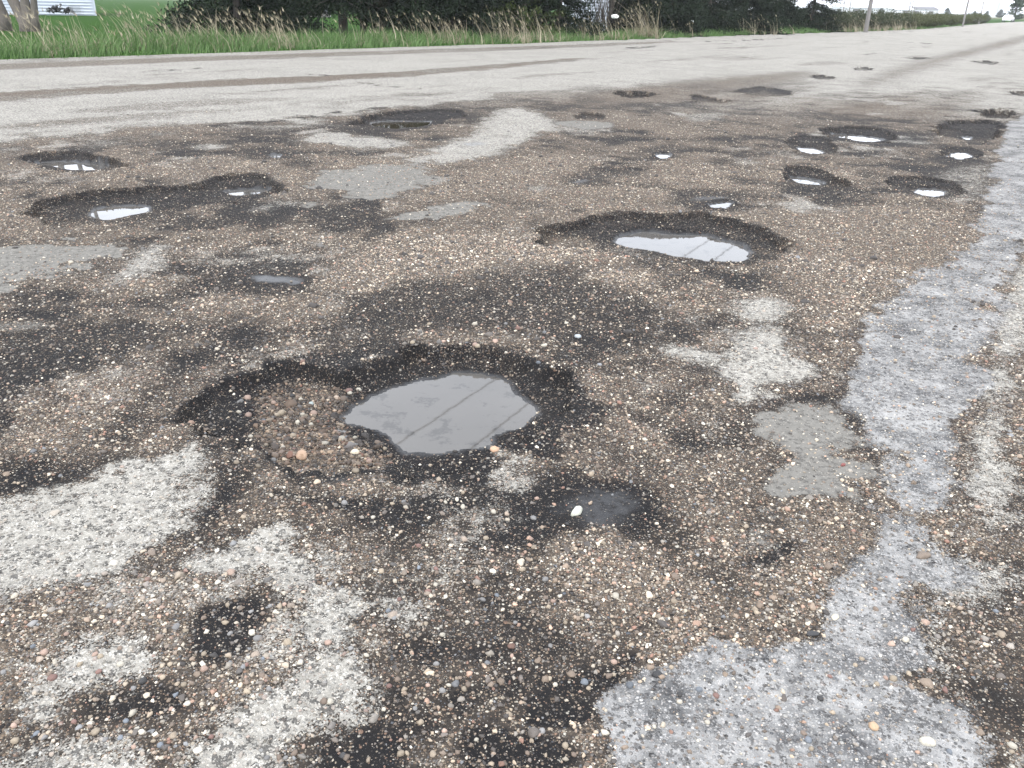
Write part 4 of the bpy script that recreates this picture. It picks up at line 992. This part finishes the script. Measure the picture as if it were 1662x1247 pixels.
# ------------------------------------------------------------------ far end of the road
WHITEP, nt, b = mat('white_car_paint'); b.inputs['Base Color'].default_value = (.75, .76, .77, 1); b.inputs['Roughness'].default_value = .25; b.inputs['Coat Weight'].default_value = .6
Yc = 200; cc = at(1636, 34, Yc); root = empty('parked_car', (cc[0], Yc, 0), .93); tag(root, 'white car parked under the lone tree at the end of the brush row', 'car')
prof = [(-2.2,.35),(-2.25,.75),(-2.1,.98),(-1.55,1.02),(-.95,1.45),(.55,1.47),(1.2,1.0),(2.0,.9),(2.2,.7),(2.2,.35)]
bd = MB(); n = len(prof)
for s_, wz in ((-1, .88), (1, .88)):
    bd.v += [(p[0], s_ * (wz if p[1] < 1.05 else wz * .8), p[1]) for p in prof]
bd.f += [tuple(range(n))[::-1], tuple(range(n, 2 * n))] + [(i, (i + 1) % n, n + (i + 1) % n, n + i) for i in range(n)]
obj('body', bd.mesh('body'), WHITEP, root)
obj('window', MB().add([(-1.45,-.86,1.06),(1.0,-.86,1.06),(.5,-.73,1.4),(-.9,-.73,1.4)], [(0,1,2,3)]).add([(-1.45,.86,1.06),(1.0,.86,1.06),(.5,.73,1.4),(-.9,.73,1.4)], [(3,2,1,0)]).mesh('window'), GLASS, root)
obj('windscreen', MB().add([(1.19,-.66,1.04),(1.19,.66,1.04),(.62,.6,1.43),(.62,-.6,1.43)], [(0,1,2,3)]).mesh('windscreen'), GLASS, root)
for wx in (-1.35, 1.35):
    for wy in (-.86, .86):
        w_ = obj('wheel', MB().tube([(wx, wy - .1, .33), (wx, wy + .1, .33)], [.33, .33], 18).mesh('wheel'), RUBBER, root); obj('rim', MB().tube([(wx, wy - .115, .33), (wx, wy + .115, .33)], [.2, .2], 12).mesh('rim'), METAL, w_)
for wy in (-.6, .6): obj('headlight', MB().box(2.12, 2.22, wy - .2, wy + .2, .62, .78).mesh('headlight'), GLASS, root)
LONE = conifer(61, 6.5, 2.3, .6, 60, 26, droop=-.1, trunk_r=.22, size=.13)
tree('broadleaf_tree', 'lone round-crowned tree beside the white car at the road end', LONE, leaf_material('far_leaves', (.03, .05, .025), (.06, .09, .045)), BARKD, 1646, 205)
BARN = paint('pale_metal', (.62, .65, .68)); DARKT = leaf_material('far_tree_leaves', (.05, .065, .05), (.10, .12, .09)); SILO = paint('pale_silo', (.5, .53, .57))
for px, Y, w_, h_, lab in ((1410, 420, 26, 3.2, 'long pale low barn far behind the brush row'), (1455, 520, 22, 3.0, 'far pale greenhouse-like shed at the skyline'), (1500, 560, 20, 3.4, 'far dark-roofed white shed on the skyline'), (1372, 460, 18, 3.0, 'far white shed next to the last conifer')):
    root = empty('barn', (xat(px, Y, 18), Y, 0), .2); tag(root, lab, 'barn', 'distant barns')
    obj('wall', MB().box(-w_/2, w_/2, 0, 10, -.5, h_).mesh('wall'), BARN, root)
    obj('roof', MB().add([(-w_/2-.4,-.6,h_-.1),(w_/2+.4,-.6,h_-.1),(w_/2+.4,5,h_+1.6),(-w_/2-.4,5,h_+1.6),(w_/2+.4,10.6,h_-.1),(-w_/2-.4,10.6,h_-.1)], [(0,1,2,3),(3,2,4,5),(0,3,5),(1,4,2)]).mesh('roof'), ROOFM if px == 1500 else BARN, root)
    for k in (-.25, .25): obj('door', MB().box(w_*k-1.6, w_*k+1.6, -.08, .02, 0, 2.5).mesh('door'), ROOFM, root)
root = empty('grain_silo', (xat(1611, 520, 18), 520, 0)); tag(root, 'pale blue-grey grain silo tower on the far skyline', 'silo')
obj('tower', MB().tube([(0,0,-.5),(0,0,8.4)], [2.4, 2.4], 20).tube([(4.2,0,-.5),(4.2,0,7.6)], [1.9,1.9], 20).mesh('tower', False), SILO, root)
obj('roof_cone', MB().tube([(0,0,8.4),(0,0,9.6)], [2.5,.3], 20).mesh('roof_cone'), SILO, root); obj('headhouse', MB().box(-.8,5,-.8,.8,9.2,10.6).mesh('headhouse'), SILO, root)
FT = conifer(71, 6, 3.4, .5, 30, 16, droop=-.2, size=.28); 
for i, (px, Y) in enumerate([(1360, 330), (1428, 380), (1535, 400), (1590, 420), (1600, 440), (1622, 430), (1629, 400), (1580, 460)]):
    tree('distant_tree', 'faint small tree on the far skyline', FT, DARKT, BARKD, px, Y, i, .36 + .12 * (i % 3), 'trees on the far skyline')
for i, (px, Y) in enumerate([(1369, 300), (1379, 260), (1476, 290), (1480, 330), (1484, 380)]):
    o = obj('distant_pole', MB().tube([(0,0,-.4),(0,0,9)], [.2,.14], 8).mesh('distant_pole'), WOOD); o.location = (xat(px, Y, 15), Y, 0); tag(o, 'thin faint pole on the far skyline', 'pole', 'thin poles on the far skyline')

# ------------------------------------------------------------------ air
HZ = bpy.data.materials.new('haze'); HZ.use_nodes = True; hn_ = HZ.node_tree; hn_.nodes.clear()
ho = hn_.nodes.new('ShaderNodeOutputMaterial'); pv = hn_.nodes.new('ShaderNodeVolumePrincipled'); pv.inputs['Density'].default_value = .0003
pv.inputs['Color'].default_value = (.93, .96, 1, 1); hn_.links.new(pv.outputs[0], ho.inputs['Volume'])
haze = obj('haze', MB().box(-6400, 6400, -6400, 6400, -1.6, 16).mesh('haze'), HZ); tag(haze, 'thin pale haze hanging over the distant fields', 'haze', kind='stuff')
